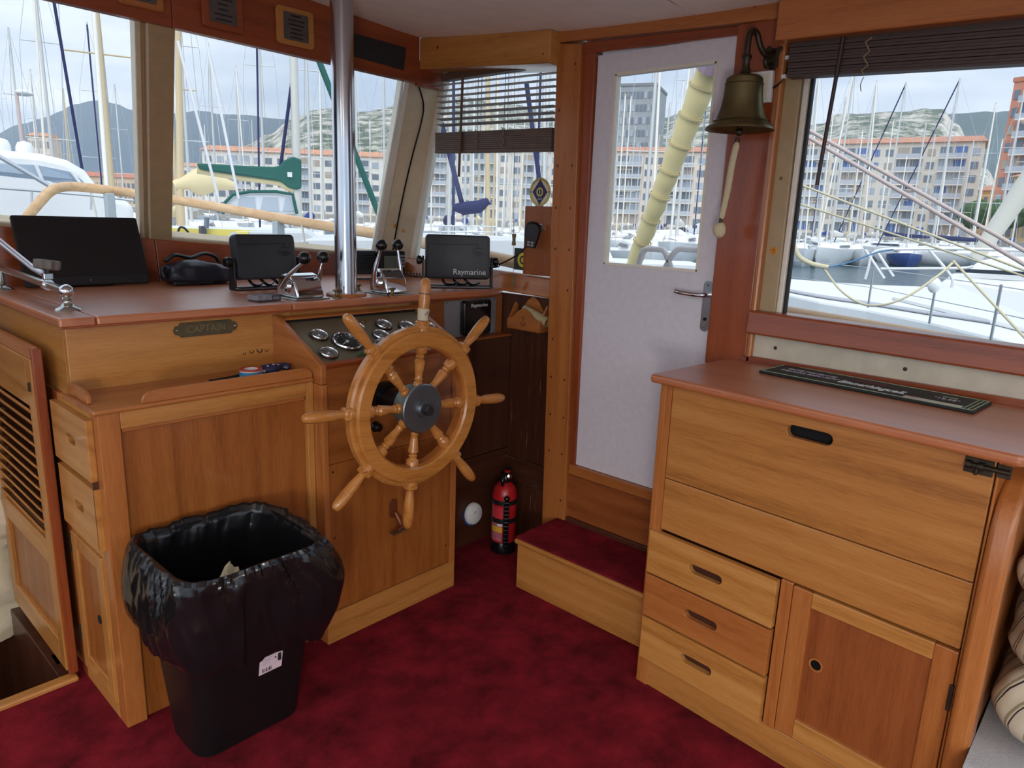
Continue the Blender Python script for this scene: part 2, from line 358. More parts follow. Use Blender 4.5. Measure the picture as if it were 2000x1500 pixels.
strip(scr(1.24, -.02), scr(1.084, 1.0), scr(1.254, -.02), scr(1.1, 1.0), name='glazing_channel', mat=TAN, inn=-.004)
strip(scr(1.254, -.02), scr(1.1, 1.0), scr(1.263, -.02), scr(1.109, 1.0), name='glazing_bead', mat=CREAM, inn=.014)
strip(scr(-.75, -.02), scr(-.75, 1), scr(-.62, -.02), scr(-.62, 1), name='mullion', mat=TAN)
strip(scr(-.62, -.015), scr(-.62, .022), scr(1.23, -.015), scr(1.23, .022), name='lower_frame', mat=CREAM, inn=.004)
strip(scr(1.34, -.015), scr(1.34, .018), scr(2.47, -.015), scr(2.47, .018), name='lower_frame', mat=CREAM, inn=.004)
for i, (a, b, a2, b2) in enumerate(((-.62, 1.226, -.62, 1.07), (1.347, 2.475, 1.196, 2.254))):
    w = struct('window_%d' % (i+1), scr(a, 0)); n = Vector((0, .82, .57))*.006
    lo = [scr(a, .0), scr(b, .0)]; hi = [scr(a2, 1.0), scr(b2, 1.0)]
    MB().hexa([lo[0], lo[1], hi[1], hi[0]], [lo[0]+n, lo[1]+n, hi[1]+n, hi[0]+n]).build('pane', GLASS, w)
# raked corner post between windscreen and side light
cp = struct('trim_corner_post', (2.47, 3.1, 1.3))
def post4(lo, hi, name, mat): return MB().hexa(lo, hi).build(name, mat, cp, bevel=.004)
PBL, PBR, PTL, PTR = Vector((2.475, 3.285, 1.29)), Vector((2.508, 3.05, 1.29)), Vector((2.283, 2.785, 2.2)), Vector((2.503, 2.805, 2.2))
def pface(f, t, out=0): return PBL.lerp(PTL, t).lerp(PBR.lerp(PTR, t), f) + Vector((-.93, -.3, -.15))*out
MB().loft([[pface(0, t), pface(.33, t), pface(.67, t), pface(1, t), pface(1, t, -.06), pface(0, t, -.06)] for t in [k/12 for k in range(13)]]).build('post', CREAM, cp, smooth=25)
post4([(2.44, 3.285, 1.29), (2.475, 3.278, 1.29), (2.48, 3.32, 1.29), (2.44, 3.325, 1.29)], [(2.245, 2.785, 2.19), (2.286, 2.775, 2.19), (2.29, 2.82, 2.19), (2.245, 2.825, 2.19)], 'glazing_bead', plain('pale_bead', (226, 220, 204), .4))
post4([(2.498, 3.05, 1.29), (2.503, 3.02, 1.29), (2.54, 3.02, 1.29), (2.54, 3.05, 1.29)], [(2.497, 2.815, 2.2), (2.503, 2.785, 2.2), (2.54, 2.785, 2.2), (2.54, 2.815, 2.2)], 'glazing_bead', plain('pale_bead', (226, 220, 204), .4))
STAIN = plain('rust_stain', (196, 128, 38), .6, var=.3, bscale=90)
for k, (f, t, r) in enumerate(((.35, .215, .012), (.62, .19, .009), (.3, .05, .006))):
    p = pface(f, t, .002); nrm = Vector((-.93, -.3, -.15))
    MB().lathe([(0, .0012), (r*.6, .001), (r, 0)], p+nrm*.001, nrm, n=9).build('rust_spot', STAIN, cp)
# header board with plaques, and the valance over the side light
hd = struct('trim_header', (1.5, 2.745, 2.16))
def hz(x): return 2.168 - .0125*(x-.8)
for x0, x1 in ((-1.2, 1.18), (1.182, 2.312)):
    MB().hexa([(x0, 2.745, hz(x0)), (x1, 2.745, hz(x1)), (x1, 2.785, hz(x1)), (x0, 2.785, hz(x0))], [(x0, 2.745, cz(x0, 2.745)+.01), (x1, 2.745, cz(x1, 2.745)+.01), (x1, 2.785, cz(x1, 2.78)+.01), (x0, 2.785, cz(x0, 2.78)+.01)]).build('header_board', wood('red', 'x'), hd, bevel=.003)
MB().hexa([(2.312, 2.745, 2.142), (2.46, 2.745, 2.138), (2.46, 2.785, 2.138), (2.312, 2.785, 2.142)], [(2.312, 2.745, 2.25), (2.46, 2.745, 2.25), (2.46, 2.785, 2.25), (2.312, 2.785, 2.25)]).build('header_board', wood('red', 'x'), hd, bevel=.003)
vf = struct('trim_valance_1', (2.3, 2.3, 2.2))
MB().hexa([(2.31, 1.955, 2.153), (2.50, 1.955, 2.153), (2.50, 2.748, 2.21), (2.31, 2.748, 2.21)], [(2.31, 1.955, zs(1.955)+.0), (2.50, 1.955, zs(1.955)), (2.50, 2.748, zs(2.745)), (2.31, 2.748, zs(2.745))]).build('valance_board', wood('gold', 'y'), vf, bevel=.006)
def plug(par, p, nrm, r=.0055, mat=None): return MB().lathe([(0, .0012), (r*.8, .001), (r, 0)], p, nrm, n=10).build('wood_plug', mat or wood('dark', 'x'), par)
plug(vf, (2.31, 2.62, 2.29), (-1, 0, 0), .007); plug(vf, (2.31, 1.99, 2.19), (-1, 0, 0), .004)
# ---------------- starboard wall
ws = struct('wall_starboard', (2.4, 1, 0))
boxed('inner_lining', wood('panel', 'z'), ws, 2.39, 2.46, -1.6, 1.195, 0, 1.09)
boxed('bulwark_panel', wood('dark', 'z', 1), ws, 2.5, 2.53, 1.93, 2.5, .40, 1.2)
boxed('bulwark_panel', wood('dark', 'z', 1), ws, 2.495, 2.53, 1.93, 3.3, .0, .28)
boxed('bulwark_rail', wood('dark', 'y', 1), ws, 2.485, 2.53, 1.93, 3.3, .278, .402)
boxed('bulwark_panel', wood('dark', 'z', 1), ws, 2.5, 2.53, 2.502, 3.3, .40, 1.2)
boxed('sill_filler', wood('orange', 'x'), ws, 2.42, 2.54, 3.03, 3.34, 1.2, 1.3)
boxed('lower_lining', wood('dark', 'y'), ws, 2.395, 2.43, 1.195, 1.93, 0, .235)
boxed('return_panel', wood('dark', 'z', 1), ws, 2.415, 2.53, 1.905, 1.929, 0, 2.16)
# sill board, mic board and side light (window_3)
MB().hexa([(2.462, 1.97, 1.206), (2.53, 1.97, 1.206), (2.53, 3.05, 1.228), (2.462, 3.05, 1.228)], [(2.485, 1.97, 1.291), (2.53, 1.97, 1.291), (2.53, 3.05, 1.322), (2.485, 3.05, 1.322)]).build('sill_board', wood('orange', 'y'), ws, bevel=.006)
w3 = struct('window_3', (2.5, 2.5, 1.3))
MB().hexa([(2.512, 2.0, 1.285), (2.518, 2.0, 1.285), (2.518, 3.04, 1.315), (2.512, 3.04, 1.315)], [(2.512, 2.0, 2.22), (2.518, 2.0, 2.22), (2.518, 2.79, 2.22), (2.512, 2.79, 2.22)]).build('pane', GLASS, w3)
boxed('stile', CREAM, w3, 2.5, 2.535, 1.96, 2.055, 1.29, 2.22)
boxed('head', CREAM, w3, 2.5, 2.535, 1.96, 2.82, 2.2, 2.26)
mbd = struct('trim_mic_board', (2.47, 2.1, 1.3))
boxed('board', wood('door', 'z'), mbd, 2.466, 2.484, 2.02, 2.192, 1.302, 1.606)
for y_, z_ in ((2.165, 1.57), (2.045, 1.575), (2.05, 1.36), (2.165, 1.34)): plug(mbd, (2.466, y_, z_), (-1, 0, 0), .003, BRASS)
# door stud, head rail, casing
tr = struct('trim_door_post', (2.37, 1.9, .23))
MB().hexa([(2.37, 1.797, .237), (2.42, 1.797, .237), (2.42, 1.925, .05), (2.37, 1.925, .05)], [(2.37, 1.848, 2.222), (2.42, 1.848, 2.222), (2.42, 1.97, 2.238), (2.37, 1.97, 2.238)]).build('post', wood('orange', 'z'), tr, bevel=.004)
for k in range(11):
    f = (k+.5)/11; z_ = .237+f*1.98; y0 = 1.797+.051*f
    for dy in (.026, .1):
        if (k*7+int(dy*100)) % 5: plug(tr, (2.37, y0+dy+.002*(k % 2), z_+.012*((k*3) % 4)), (-1, 0, 0), .0055)
boxed('foot', wood('orange', 'z'), tr, 2.375, 2.42, 1.85, 1.925, .0, .05)
th = struct('trim_door_head', (2.36, 1.5, 2.2))
MB().hexa([(2.36, 1.06, 2.196), (2.44, 1.06, 2.196), (2.44, 1.966, 2.238), (2.36, 1.966, 2.238)], [(2.36, 1.06, 2.247), (2.44, 1.06, 2.247), (2.44, 1.966, 2.283), (2.36, 1.966, 2.283)]).build('head_rail', wood('orange', 'y'), th, bevel=.004)
for y_ in (1.93, 1.84, 1.62, 1.36, 1.14): plug(th, (2.36, y_, 2.222+.047*(y_-1.06)+.018), (-1, 0, 0), .0055, wood('red', 'x'))
MB().hexa([(2.385, 1.19, 2.172), (2.44, 1.19, 2.172), (2.44, 1.85, 2.186), (2.385, 1.85, 2.186)], [(2.385, 1.19, 2.2), (2.44, 1.19, 2.2), (2.44, 1.85, 2.23), (2.385, 1.85, 2.23)]).build('casing', wood('red', 'y'), th, bevel=.003)
MB().hexa([(2.388, 1.774, .50), (2.44, 1.774, .50), (2.44, 1.80, .50), (2.388, 1.80, .50)], [(2.388, 1.790, 2.19), (2.44, 1.790, 2.19), (2.44, 1.85, 2.22), (2.388, 1.85, 2.22)]).build('casing', wood('red', 'z'), tr, bevel=.004)
# coaming boards under the door
co = struct('trim_door_coaming', (2.38, 1.5, .23))
boxed('coaming_board', wood('door', 'y'), co, 2.385, 2.43, .95, 1.802, .235, .455); boxed('coaming_cap', wood('orange', 'y'), co, 2.378, 2.43, .95, 1.80, .458, .503, bevel=.006)
# white door
dr = struct('door_1', (2.4, 1.5, .5))
mb = MB(); Y0, Y1, Z0, Z1 = 1.2, 1.783, .505, 2.176; a, b, c, d = 1.277, 1.695, 1.384, 2.1
for q in ((Y0, a, Z0, Z1), (b, Y1, Z0, Z1), (a, b, Z0, c), (a, b, d, Z1)): mb.box(2.4, 2.436, *q)
mb.build('leaf', WHITE, dr)
mb = MB()
for q in ((a-.004, a+.006, c, d), (b-.006, b+.004, c, d), (a, b, c-.004, c+.006), (a, b, d-.006, d+.004)): mb.box(2.397, 2.425, *q)
mb.build('glazing_bead', plain('pale_bead', (226, 220, 204), .4), dr)
boxed('pane', GLASS, dr, 2.414, 2.419, a, b, c, d, bevel=0)
bp = MB().xf(Matrix.Identity(4)); bp.prism([(2.4, 1.226+u, 1.262+v) for u, v in rrect(.034, .185, .016)], (-.004, 0, 0)); hp = bp.build('handle_plate', BRUSH, dr, smooth=30)
hdl = MB(); hdl.tube(smooth_path([(2.398, 1.226, 1.305), (2.372, 1.226, 1.305), (2.362, 1.236, 1.304), (2.358, 1.26, 1.303), (2.358, 1.315, 1.306), (2.362, 1.338, 1.309)]), [.009]*12+[.0085]*14, 10); hdl.build('handle_lever', CHROME, hp, smooth=50)
MB().lathe([(0, 0), (.006, 0), (.006, .002), (0, .002)], (2.395, 1.226, 1.215), (-1, 0, 0), 12).build('keyhole', RECESS_SHADE, hp)
for z_ in (1.185, 1.34): MB().lathe([(0, .002), (.004, .0015), (.005, 0)], (2.396, 1.226, z_), (-1, 0, 0), 10).build('screw', STEEL, hp)
# bell post
pb = struct('trim_bell_post', (2.37, 1.1, 1.1))
boxed('post', wood('red', 'z'), pb, 2.37, 2.44, 1.045, 1.197, 1.06, 2.2)
boxed('edge_bead', wood('orange', 'z'), pb, 2.362, 2.40, 1.022, 1.045, 1.06, 2.13, bevel=.008)
# aft side window (window_4)
w4 = struct('window_4', (2.42, .4, 1.25))
boxed('pane', GLASS, w4, 2.42, 2.426, -1.5, .975, 1.24, 2.2, bevel=0)
MB().hexa([(2.388, .966, 1.23), (2.44, .966, 1.23), (2.44, 1.024, 1.23), (2.388, 1.024, 1.23)], [(2.388, .972, 2.16), (2.44, .972, 2.16), (2.44, 1.024, 2.16), (2.388, 1.024, 2.16)]).build('stile', TAN, w4, bevel=.003)
boxed('glazing_bead', plain('pale_bead', (226, 220, 204), .4), w4, 2.398, 2.44, .95, .967, 1.23, 2.16)
boxed('weather_strip', DKINK, w4, 2.41, 2.43, .94, .95, 1.23, 2.16)
plug(w4, (2.388, 1.0, 1.71), (-1, 0, 0), .006, plain('knot', (120, 92, 60), .6)); plug(w4, (2.388, .996, 1.475), (-1, 0, 0), .014, STAIN); plug(w4, (2.387, .996, 1.478), (-1, 0, 0), .002, RECESS_SHADE)
boxed('head', TAN, w4, 2.39, 2.44, -1.5, 1.024, 2.1, 2.24)
MB().hexa([(2.342, -1.5, 1.152), (2.44, -1.5, 1.152), (2.44, 1.045, 1.192), (2.342, 1.045, 1.192)], [(2.352, -1.5, 1.222), (2.44, -1.5, 1.222), (2.44, 1.045, 1.272), (2.352, 1.045, 1.272)]).build('sill_timber', wood('red', 'y'), w4, bevel=.007)
boxed('apron', plain('grubby_cream', (196, 186, 166), .45, bump=.1, bscale=18, var=.1), w4, 2.378, 2.43, -1.5, 1.045, 1.085, 1.19)
for y_, z_ in ((.946, 1.151), (.541, 1.146), (.12, 1.14)): plug(w4, (2.378, y_, z_), (-1, 0, 0), .0065, plain('screw_hole', (52, 38, 28), .7))
boxed('back_strip', wood('red', 'y'), w4, 2.362, 2.38, -1.5, 1.06, 1.09, 1.112)
va = struct('trim_valance_2', (2.26, .5, 2.1))
MB().hexa([(2.262, -1.5, 2.035), (2.44, -1.5, 2.035), (2.44, 1.018, 2.107), (2.262, 1.018, 2.107)], [(2.262, -1.5, 2.25), (2.44, -1.5, 2.25), (2.44, 1.018, 2.255), (2.262, 1.018, 2.255)]).build('valance_board', wood('orange', 'y'), va, bevel=.005)
# ---------------- companionway at the left
ts = struct('trim_threshold', (.2, 2.45, 0)); boxed('threshold', wood('gold', 'x'), ts, -1.4, .592, 2.43, 2.472, -.02, .014, bevel=.005)
lw = struct('wall_companionway', (.2, 2.9, -.9)); boxed('lining', wood('dark', 'z'), lw, .56, .6, 2.475, 3.3, -.94, -.03); boxed('lining', wood('dark', 'x'), lw, -1.4, .59, 2.43, 2.47, -.94, -.045); boxed('sole', wood('dark', 'x'), lw, -1.4, .59, 2.43, 3.4, -.96, -.93)
boxed('lining', wood('dark', 'z'), lw, -1.45, -1.4, 2.43, 3.4, -.94, 1.3)
boxed('white_side', plain('grubby_cream', (196, 186, 166), .45), lw, .575, .6, 2.62, 2.70, -.4, -.03)
for k in range(3): boxed('companionway_tread', wood('dark', 'x'), lw, -.6, .55, 2.50+.22*k, 2.74+.22*k, -.26-.22*k, -.23-.22*k)
# louvred door leaf folded back against the cabinet side
d2 = struct('door_2', (.58, 2.47, .03)); X0, X1 = .566, .594; W = wood('honey', 'y'); WV = wood('honey', 'z')
boxed('stile', WV, d2, X0, X1, 2.462, 2.52, .03, 1.085); boxed('stile', WV, d2, X0, X1, 3.02, 3.08, .03, 1.12)
boxed('edge_moulding', wood('red', 'z'), d2, X0+.004, X1+.004, 2.448, 2.462, .02, 1.118)
boxed('top_rail', W, d2, X0, X1, 2.52, 3.02, .93, 1.085); boxed('middle_rail', W, d2, X0, X1, 2.52, 3.02, .40, .48); boxed('bottom_rail', W, d2, X0, X1, 2.52, 3.02, .03, .125)
MB().hexa([(X0+.004, 2.462, 1.085), (X1, 2.462, 1.085), (X1, 3.08, 1.085), (X0+.004, 3.08, 1.085)], [(X0+.012, 2.462, 1.122), (X1, 2.462, 1.122), (X1, 3.08, 1.122), (X0+.012, 3.08, 1.122)]).build('top_cap', wood('orange', 'y'), d2, bevel=.004)
boxed('panel', wood('panel', 'z'), d2, X0+.012, X1-.006, 2.52, 3.02, .125, .40)
boxed('louvre_gap_shade', wood('dark', 'y'), d2, X1-.007, X1-.003, 2.52, 3.02, .48, .93, bevel=0)  # dark sheet added to give the shade between the slats
for k in range(12):
    z_ = .49+k*.0368
    MB().hexa([(X0+.010, 2.52, z_), (X0+.016, 2.52, z_+.003), (X0+.016, 3.02, z_+.003), (X0+.010, 3.02, z_)], [(X0-.010, 2.52, z_+.027), (X0-.004, 2.52, z_+.030), (X0-.004, 3.02, z_+.030), (X0-.010, 3.02, z_+.027)]).build('slat', W, d2, bevel=.0015)
MB().box(X0-.006, X0+.002, 2.478, 2.49, .985, 1.012).build('catch', BRONZE, d2, bevel=.001)
# ---------------- carpeted step under the door
st = thing('step', 'low wooden step with crimson carpet tread below the white door', 'step', (2.24, 1.4, 0))
boxed('riser_box', wood('honey', 'y'), st, 2.104, 2.384, 1.13, 1.838, 0, .205); boxed('nosing', wood('honey', 'y'), st, 2.088, 2.384, 1.13, 1.846, .205, .228, bevel=.008)
MB().box(2.094, 2.383, 1.135, 1.842, .228, .24).build('tread_carpet', CARPET, st, bevel=.005)
boxed('wall_strip', wood('dark', 'y', 1), st, 2.366, 2.384, 1.13, 1.79, .24, .262)
# ================================================================ helm console
# ---------------- port cabinet (left of the helm)
lc = thing('console_cabinet', 'tall honey wood cabinet with framed front panel and two side drawers', 'cabinet', (.95, 2.4, 0))
H = 'honey'
boxed('corner_post', wood('orange', 'z'), lc, .618, .676, 2.078, 2.14, 0, .985); boxed('post', wood('gold', 'z'), lc, 1.262, 1.288, 2.078, 2.14, 0, .985)
boxed('top_rail', wood('gold', 'x'), lc, .676, 1.262, 2.080, 2.11, .935, .985)
boxed('front_panel', wood('panel', 'z'), lc, .676, 1.262, 2.096, 2.12, 0, .935, bevel=.001)
boxed('front_panel_bead', wood('orange', 'x'), lc, .68, 1.258, 2.086, 2.1, .924, .935, bevel=.002)
boxed('side_stile', wood(H, 'z'), lc, .618, .64, 2.14, 2.152, .0, .985); boxed('side_stile', wood('red', 'z'), lc, .618, .64, 2.425, 2.47, 0, .985)
boxed('side_rail', wood('gold', 'y'), lc, .618, .64, 2.15, 2.425, .985-.03, .985); boxed('side_rail', wood(H, 'y'), lc, .618, .64, 2.15, 2.425, .765, .785); boxed('side_rail', wood(H, 'y'), lc, .618, .64, 2.15, 2.425, .535, .57); boxed('side_rail', wood(H, 'y'), lc, .618, .64, 2.15, 2.425, 0, .05)
boxed('carcass', wood('dark', 'z'), lc, .66, 1.26, 2.14, 2.33, 0.01, .96); boxed('back_side', wood(H, 'y'), lc, .632, .66, 2.47, 3.25, -.02, .98)
boxed('drawer_gap_shade', RECESS_SHADE, lc, .645, .66, 2.15, 2.43, .56, .96, bevel=0)  # near-black block paints in the shade behind the drawers
M_side = lambda y0, z0, x: basis((x, y0, z0), (0, -1, 0), (1, 0, 0))   # board x axis runs aft, depth runs into the cabinet
for k, (z0, z1, xo) in enumerate(((.785, .965, .598), (.572, .762, .602))):
    mb = slot_panel(.315, z1-z0, .02, .17, (z1-z0)*.52, .075, .028); M = Matrix(((0, 1, 0, xo), (-1, 0, 0, 2.43), (0, 0, 1, z0), (0, 0, 0, 1)))
    d = mb.xf(M).build('drawer', wood('gold', 'y'), lc, bevel=.003)
    MB().box(xo+.02, .64, 2.14, 2.40, z0+.015, z1-.012).build('drawer_box', wood('red', 'y'), d); boxed('slot_shade', RECESS_SHADE, d, xo+.0195, xo+.022, 2.2, 2.32, z0+.06, z1-.05, bevel=0)  # near-black strip paints in the shade inside the finger slot
boxed('drawer_edge', wood('dark', 'z'), lc, .602, .618, 2.116, 2.1205, .58, .95, bevel=0)
dd = boxed('door_stile', wood(H, 'z'), lc, .612, .622, 2.15, 2.2, .05, .535); boxed('door_stile', wood(H, 'z'), lc, .612, .622, 2.375, 2.425, .05, .535); boxed('door_rail', wood(H, 'y'), lc, .612, .622, 2.2, 2.375, .485, .535); boxed('door_rail', wood(H, 'y'), lc, .612, .622, 2.2, 2.375, .05, .11)
boxed('door_panel', wood('panel', 'z'), lc, .618, .63, 2.2, 2.375, .11, .485); MB().lathe([(0, 0), (.014, 0), (.014, .002), (0, .002)], (.617, 2.235, .30), (-1, 0, 0), 14).build('finger_hole', RECESS_SHADE, dd)
for z_ in (.46, .14): boxed('hinge', BRONZE, lc, .608, .614, 2.422, 2.432, z_, z_+.06, bevel=.001)
# tray with fiddle rail on top of the cabinet
ty = thing('console_tray', 'open wooden tray with raised fiddle rail above the cabinet panel', 'tray', (.95, 2.2, .985))
boxed('tray_board', wood('orange', 'x'), ty, .606, 1.287, 2.07, 2.334, .985, 1.0, bevel=.006)
fid = [(0, 0), (.0, .012), (.006, .024), (.018, .032), (.05, .036)]
def fiddle(p0, p1, t, name):
    p0 = Vector(p0); p1 = Vector(p1); L = (p1-p0).length; d = (p1-p0)/L; s = d.cross(Vector((0, 0, 1)))*t
    pr = [p0+d*u+Vector((0, 0, v)) for u, v in fid] + [p0+d*(L-u)+Vector((0, 0, v)) for u, v in fid[::-1]]
    return MB().prism(pr, s).build(name, wood('orange', 'x'), ty, bevel=.003)
fiddle((.735, 2.085, 1.0), (1.284, 2.085, 1.0), .012, 'front_fiddle'); fiddle((.622, 2.335, 1.0), (.622, 2.16, 1.0), -.012, 'side_fiddle')
# fascia behind the tray and the counter tops
fa = thing('console_fascia', 'long honey wood fascia board below the console counter', 'fascia', (1.3, 2.34, .98))
boxed('fascia_board', wood('gold', 'x'), fa, .634, 1.364, 2.335, 2.36, .98, 1.195, bevel=.002); boxed('fascia_board', wood('gold', 'x'), fa, 1.366, 1.93, 2.335, 2.36, .98, 1.195, bevel=.002)
boxed('fascia_board', wood('panel', 'x'), fa, 1.932, 2.492, 2.337, 2.36, 1.0, 1.195, bevel=.002); boxed('side_board', wood('gold', 'y'), fa, .634, .658, 2.36, 3.25, .98, 1.195, bevel=.002)
MARK = plain('burn_mark', (84, 46, 22), .6)
for x_, z_, r_ in ((1.178, 1.056, .006), (1.205, 1.06, .009), (1.235, 1.062, .012), (1.262, 1.058, .007)): MB().lathe([(r_*.6, .0006), (r_, .0006), (r_, 0), (r_*.6, 0)], (x_, 2.335, z_), (0, -1, .2), 14, closed=True).build('ring_mark', MARK, fa)
ct = thing('console_counter', 'glossy reddish wood counter running under the windscreen', 'counter', (1.5, 2.8, 1.195))
for x0, x1 in ((.612, .709), (.7105, 1.352)): boxed('counter_plank', wood('top', 'y' if x1 < 1 else 'x'), ct, x0, x1, 2.302, 3.262, 1.195, 1.225, bevel=.007)
MB().prism([(1.3535, 2.302, 1.195), (2.38, 2.302, 1.195), (2.44, 2.31, 1.195), (2.49, 2.335, 1.195), (2.503, 2.38, 1.195), (2.503, 3.262, 1.195), (1.3535, 3.262, 1.195)], (0, 0, .03)).build('counter_plank', wood('top', 'x'), ct, bevel=.007)
boxed('counter_front_edge', wood('red', 'x'), ct, .614, 2.4, 2.3, 2.309, 1.193, 1.2, bevel=.002)
# ---------------- helm box
hb = thing('helm_console', 'wooden helm box with sloping instrument face carrying the steering wheel', 'console', (1.6, 2.15, 0))
boxed('front_panel', wood('panel', 'x'), hb, 1.312, 1.888, 2.034, 2.06, .69, 1.03, bevel=.001)
boxed('post', wood('orange', 'z'), hb, 1.289, 1.312, 2.028, 2.33, .0, .979); boxed('post', wood('orange', 'z'), hb, 1.888, 1.918, 2.028, 2.33, .0, 1.03)
boxed('access_panel', wood('panel', 'z'), hb, 1.314, 1.886, 2.034, 2.06, .122, .688, bevel=.002); boxed('kick_board', wood('honey', 'x'), hb, 1.29, 1.914, 2.026, 2.06, 0, .12)
for x_, z_ in ((1.33, .66), (1.33, .41), (1.87, .64), (1.87, .2)): plug(hb, (x_, 2.034, z_), (0, -1, 0), .004, BRONZE)
sl = Vector((0, 2.315-2.04, 1.168-1.048)).normalized(); sn = Vector((0, -sl.z, sl.y))   # slope direction and its normal
O_ = Vector((1.288, 2.032, 1.045)); LEN = .31
def cheek(x0, x1, name):
    pr = [(x0, 2.03, .98), (x0, 2.03, 1.045), (x0, 2.318, 1.183), (x0, 2.336, 1.183), (x0, 2.336, .98)]
    return MB().prism(pr, (x1-x0, 0, 0)).build(name, wood('orange', 'y'), hb, bevel=.004)
cheek(1.288, 1.312, 'cheek'); cheek(1.918, 1.942, 'cheek')
P = lambda x, s, n=0: Vector((x, O_.y+sl.y*s, O_.z+sl.z*s)) + sn*n
MB().hexa([P(1.312, 0, -.03), P(1.918, 0, -.03), P(1.918, .018, -.03), P(1.312, .018, -.03)], [P(1.312, 0, .002), P(1.918, 0, .002), P(1.918, .018, .002), P(1.312, .018, .002)]).build('lower_ledge', wood('red', 'x'), hb, bevel=.004)
MB().hexa([P(1.312, .295, -.03), P(1.918, .295, -.03), P(1.918, .318, -.03), P(1.312, .318, -.03)], [P(1.312, .295, .006), P(1.918, .295, .006), P(1.918, .318, .006), P(1.312, .318, .006)]).build('upper_ledge', wood('orange', 'x'), hb, bevel=.004)
boxed('side_panel', wood('dark', 'z'), hb, 1.905, 1.915, 2.06, 2.33, 0, 1.0)
# ---------------- instrument panel
ip = thing('instrument_panel', 'sloping brass instrument panel with round engine gauges behind the wheel', 'gauge panel', P(1.6, .15))
MB().hexa([P(1.314, .02, -.012), P(1.916, .02, -.012), P(1.916, .293, -.012), P(1.314, .293, -.012)], [P(1.314, .02, -.004), P(1.916, .02, -.004), P(1.916, .293, -.004), P(1.314, .293, -.004)]).build('plate', plain('brass_plate', (128, 120, 96), .45, .6, var=.12, bscale=10), ip)
MB().hexa([P(1.314, .286, -.004), P(1.916, .286, -.004), P(1.916, .293, -.004), P(1.314, .293, -.004)], [P(1.314, .286, .002), P(1.916, .286, .002), P(1.916, .293, .002), P(1.314, .293, .002)]).build('gasket', BLACK, ip)
DIAL = plain('dark_dial', (58, 62, 62), .3, var=.15, bscale=30); DIALG = plain('grey_dial', (126, 128, 122), .4, var=.2, bscale=30)
def gauge(x, s, r, dark):
    c = P(x, s, -.004); g = MB().lathe([(r*.86, .003), (r*.87, .010), (r*.92, .012), (r*.98, .008), (r, 0), (r*.86, 0)], c, sn, 28, closed=True).build('gauge', CHROME, ip, smooth=40)
    MB().lathe([(r*1.08, 0), (r*1.07, .005), (r*.98, .006), (r*.98, 0)], c, sn, 28, closed=True).build('gauge_collar', BRONZE, g, smooth=40)
    MB().lathe([(0, .003), (r*.88, .003)], c, sn, 28).build('dial', DIAL if dark else DIALG, g)
    if not dark: MB().lathe([(0, .0036), (r*.42, .0036)], c - sl*(r*.2), sn, 20).build('dial_centre', plain('pale_dial', (168, 170, 160), .5), g)
    x_, y_ = Vector((1, 0, 0)), sl; mk = MB()
    for i in range(11):
        a = R_(215-25*i); d = x_*math.cos(a)+y_*math.sin(a); mk.bar(c+d*(r*.66)+sn*.0042, c+d*(r*.8)+sn*.0042, r*.035, .0004, sn)
    mk.build('scale_marks', INK, g)
    a = R_(210); d = x_*math.cos(a)+y_*math.sin(a); MB().bar(c-d*(r*.12)+sn*.006, c+d*(r*.6)+sn*.006, r*.05, .001, sn).lathe([(0, .007), (r*.1, .007), (r*.1, .003)], c, sn, 10).build('needle', INK, g)
for x_, s_, r_, dk in ((1.392, .182, .033, 0), (1.362, .068, .033, 0), (1.475, .124, .056, 1), (1.568, .205, .032, 0), (1.695, .205, .033, 0), (1.635, .138, .033, 0), (1.60, .075, .033, 0), (1.79, .175, .036, 0), (1.885, .16, .033, 0)): gauge(x_, s_, r_, dk)
MB().lathe([(.006, 0), (.007, .006), (.011, .006), (.012, 0)], P(1.63, .25, -.004), sn, 16, closed=True).build('push_button', BRASS, ip, smooth=40)
for x_, s_ in ((1.335, .268), (1.33, .035), (1.9, .27)): MB().lathe([(0, .002), (.004, .0015), (.0055, 0)], P(x_, s_, -.004), sn, 10).build('screw', plain('copper', (150, 92, 64), .4, .8), ip)
gr = MB()
for k in range(7): gr.sph(P(1.465+.011*k, .036+.003*math.sin(k*2), .003), .0065+.002*math.sin(k*3), 8)
gr.build('verdigris_clip', plain('verdigris', (66, 92, 48), .7, var=.4, bscale=200), ip, smooth=60)
# ---------------- panel between helm box and hull
sp = thing('console_side_panel', 'dark brown lower console panel right of the helm box', 'panel', (2.2, 2.29, 0))
boxed('upper_panel', wood('dark', 'z'), sp, 1.916, 2.497, 2.28, 2.31, .44, 1.0, bevel=.001); boxed('lower_panel', wood('dark', 'x'), sp, 1.916, 2.497, 2.274, 2.31, .0, .436, bevel=.002); boxed('ledge', wood('door', 'x'), sp, 1.942, 2.497, 2.272, 2.34, 1.0, 1.012)
dc = thing('round_cover', 'round white plastic cover with blue rim low beside the helm box', 'cover', (2.25, 2.27, .16))
MB().lathe([(0, .022), (.044, .02), (.052, .012), (.054, 0)], (2.252, 2.262, .16), (0, -1, .12), 32).build('cap', DIRTW, dc, smooth=50); MB().lathe([(.05, -.012), (.057, -.012), (.058, .004), (.05, .006)], (2.254, 2.268, .154), (0, -1, .12), 32, closed=True).build('rim', plain('blue_plastic', (52, 74, 128), .4), dc, smooth=50)
pr = MB()
for k in range(5): pr.box(2.243+.004*(k % 3), 2.255, 2.2405, 2.2415, .15+.006*k, .152+.006*k)
pr.build('print', DKINK, dc)
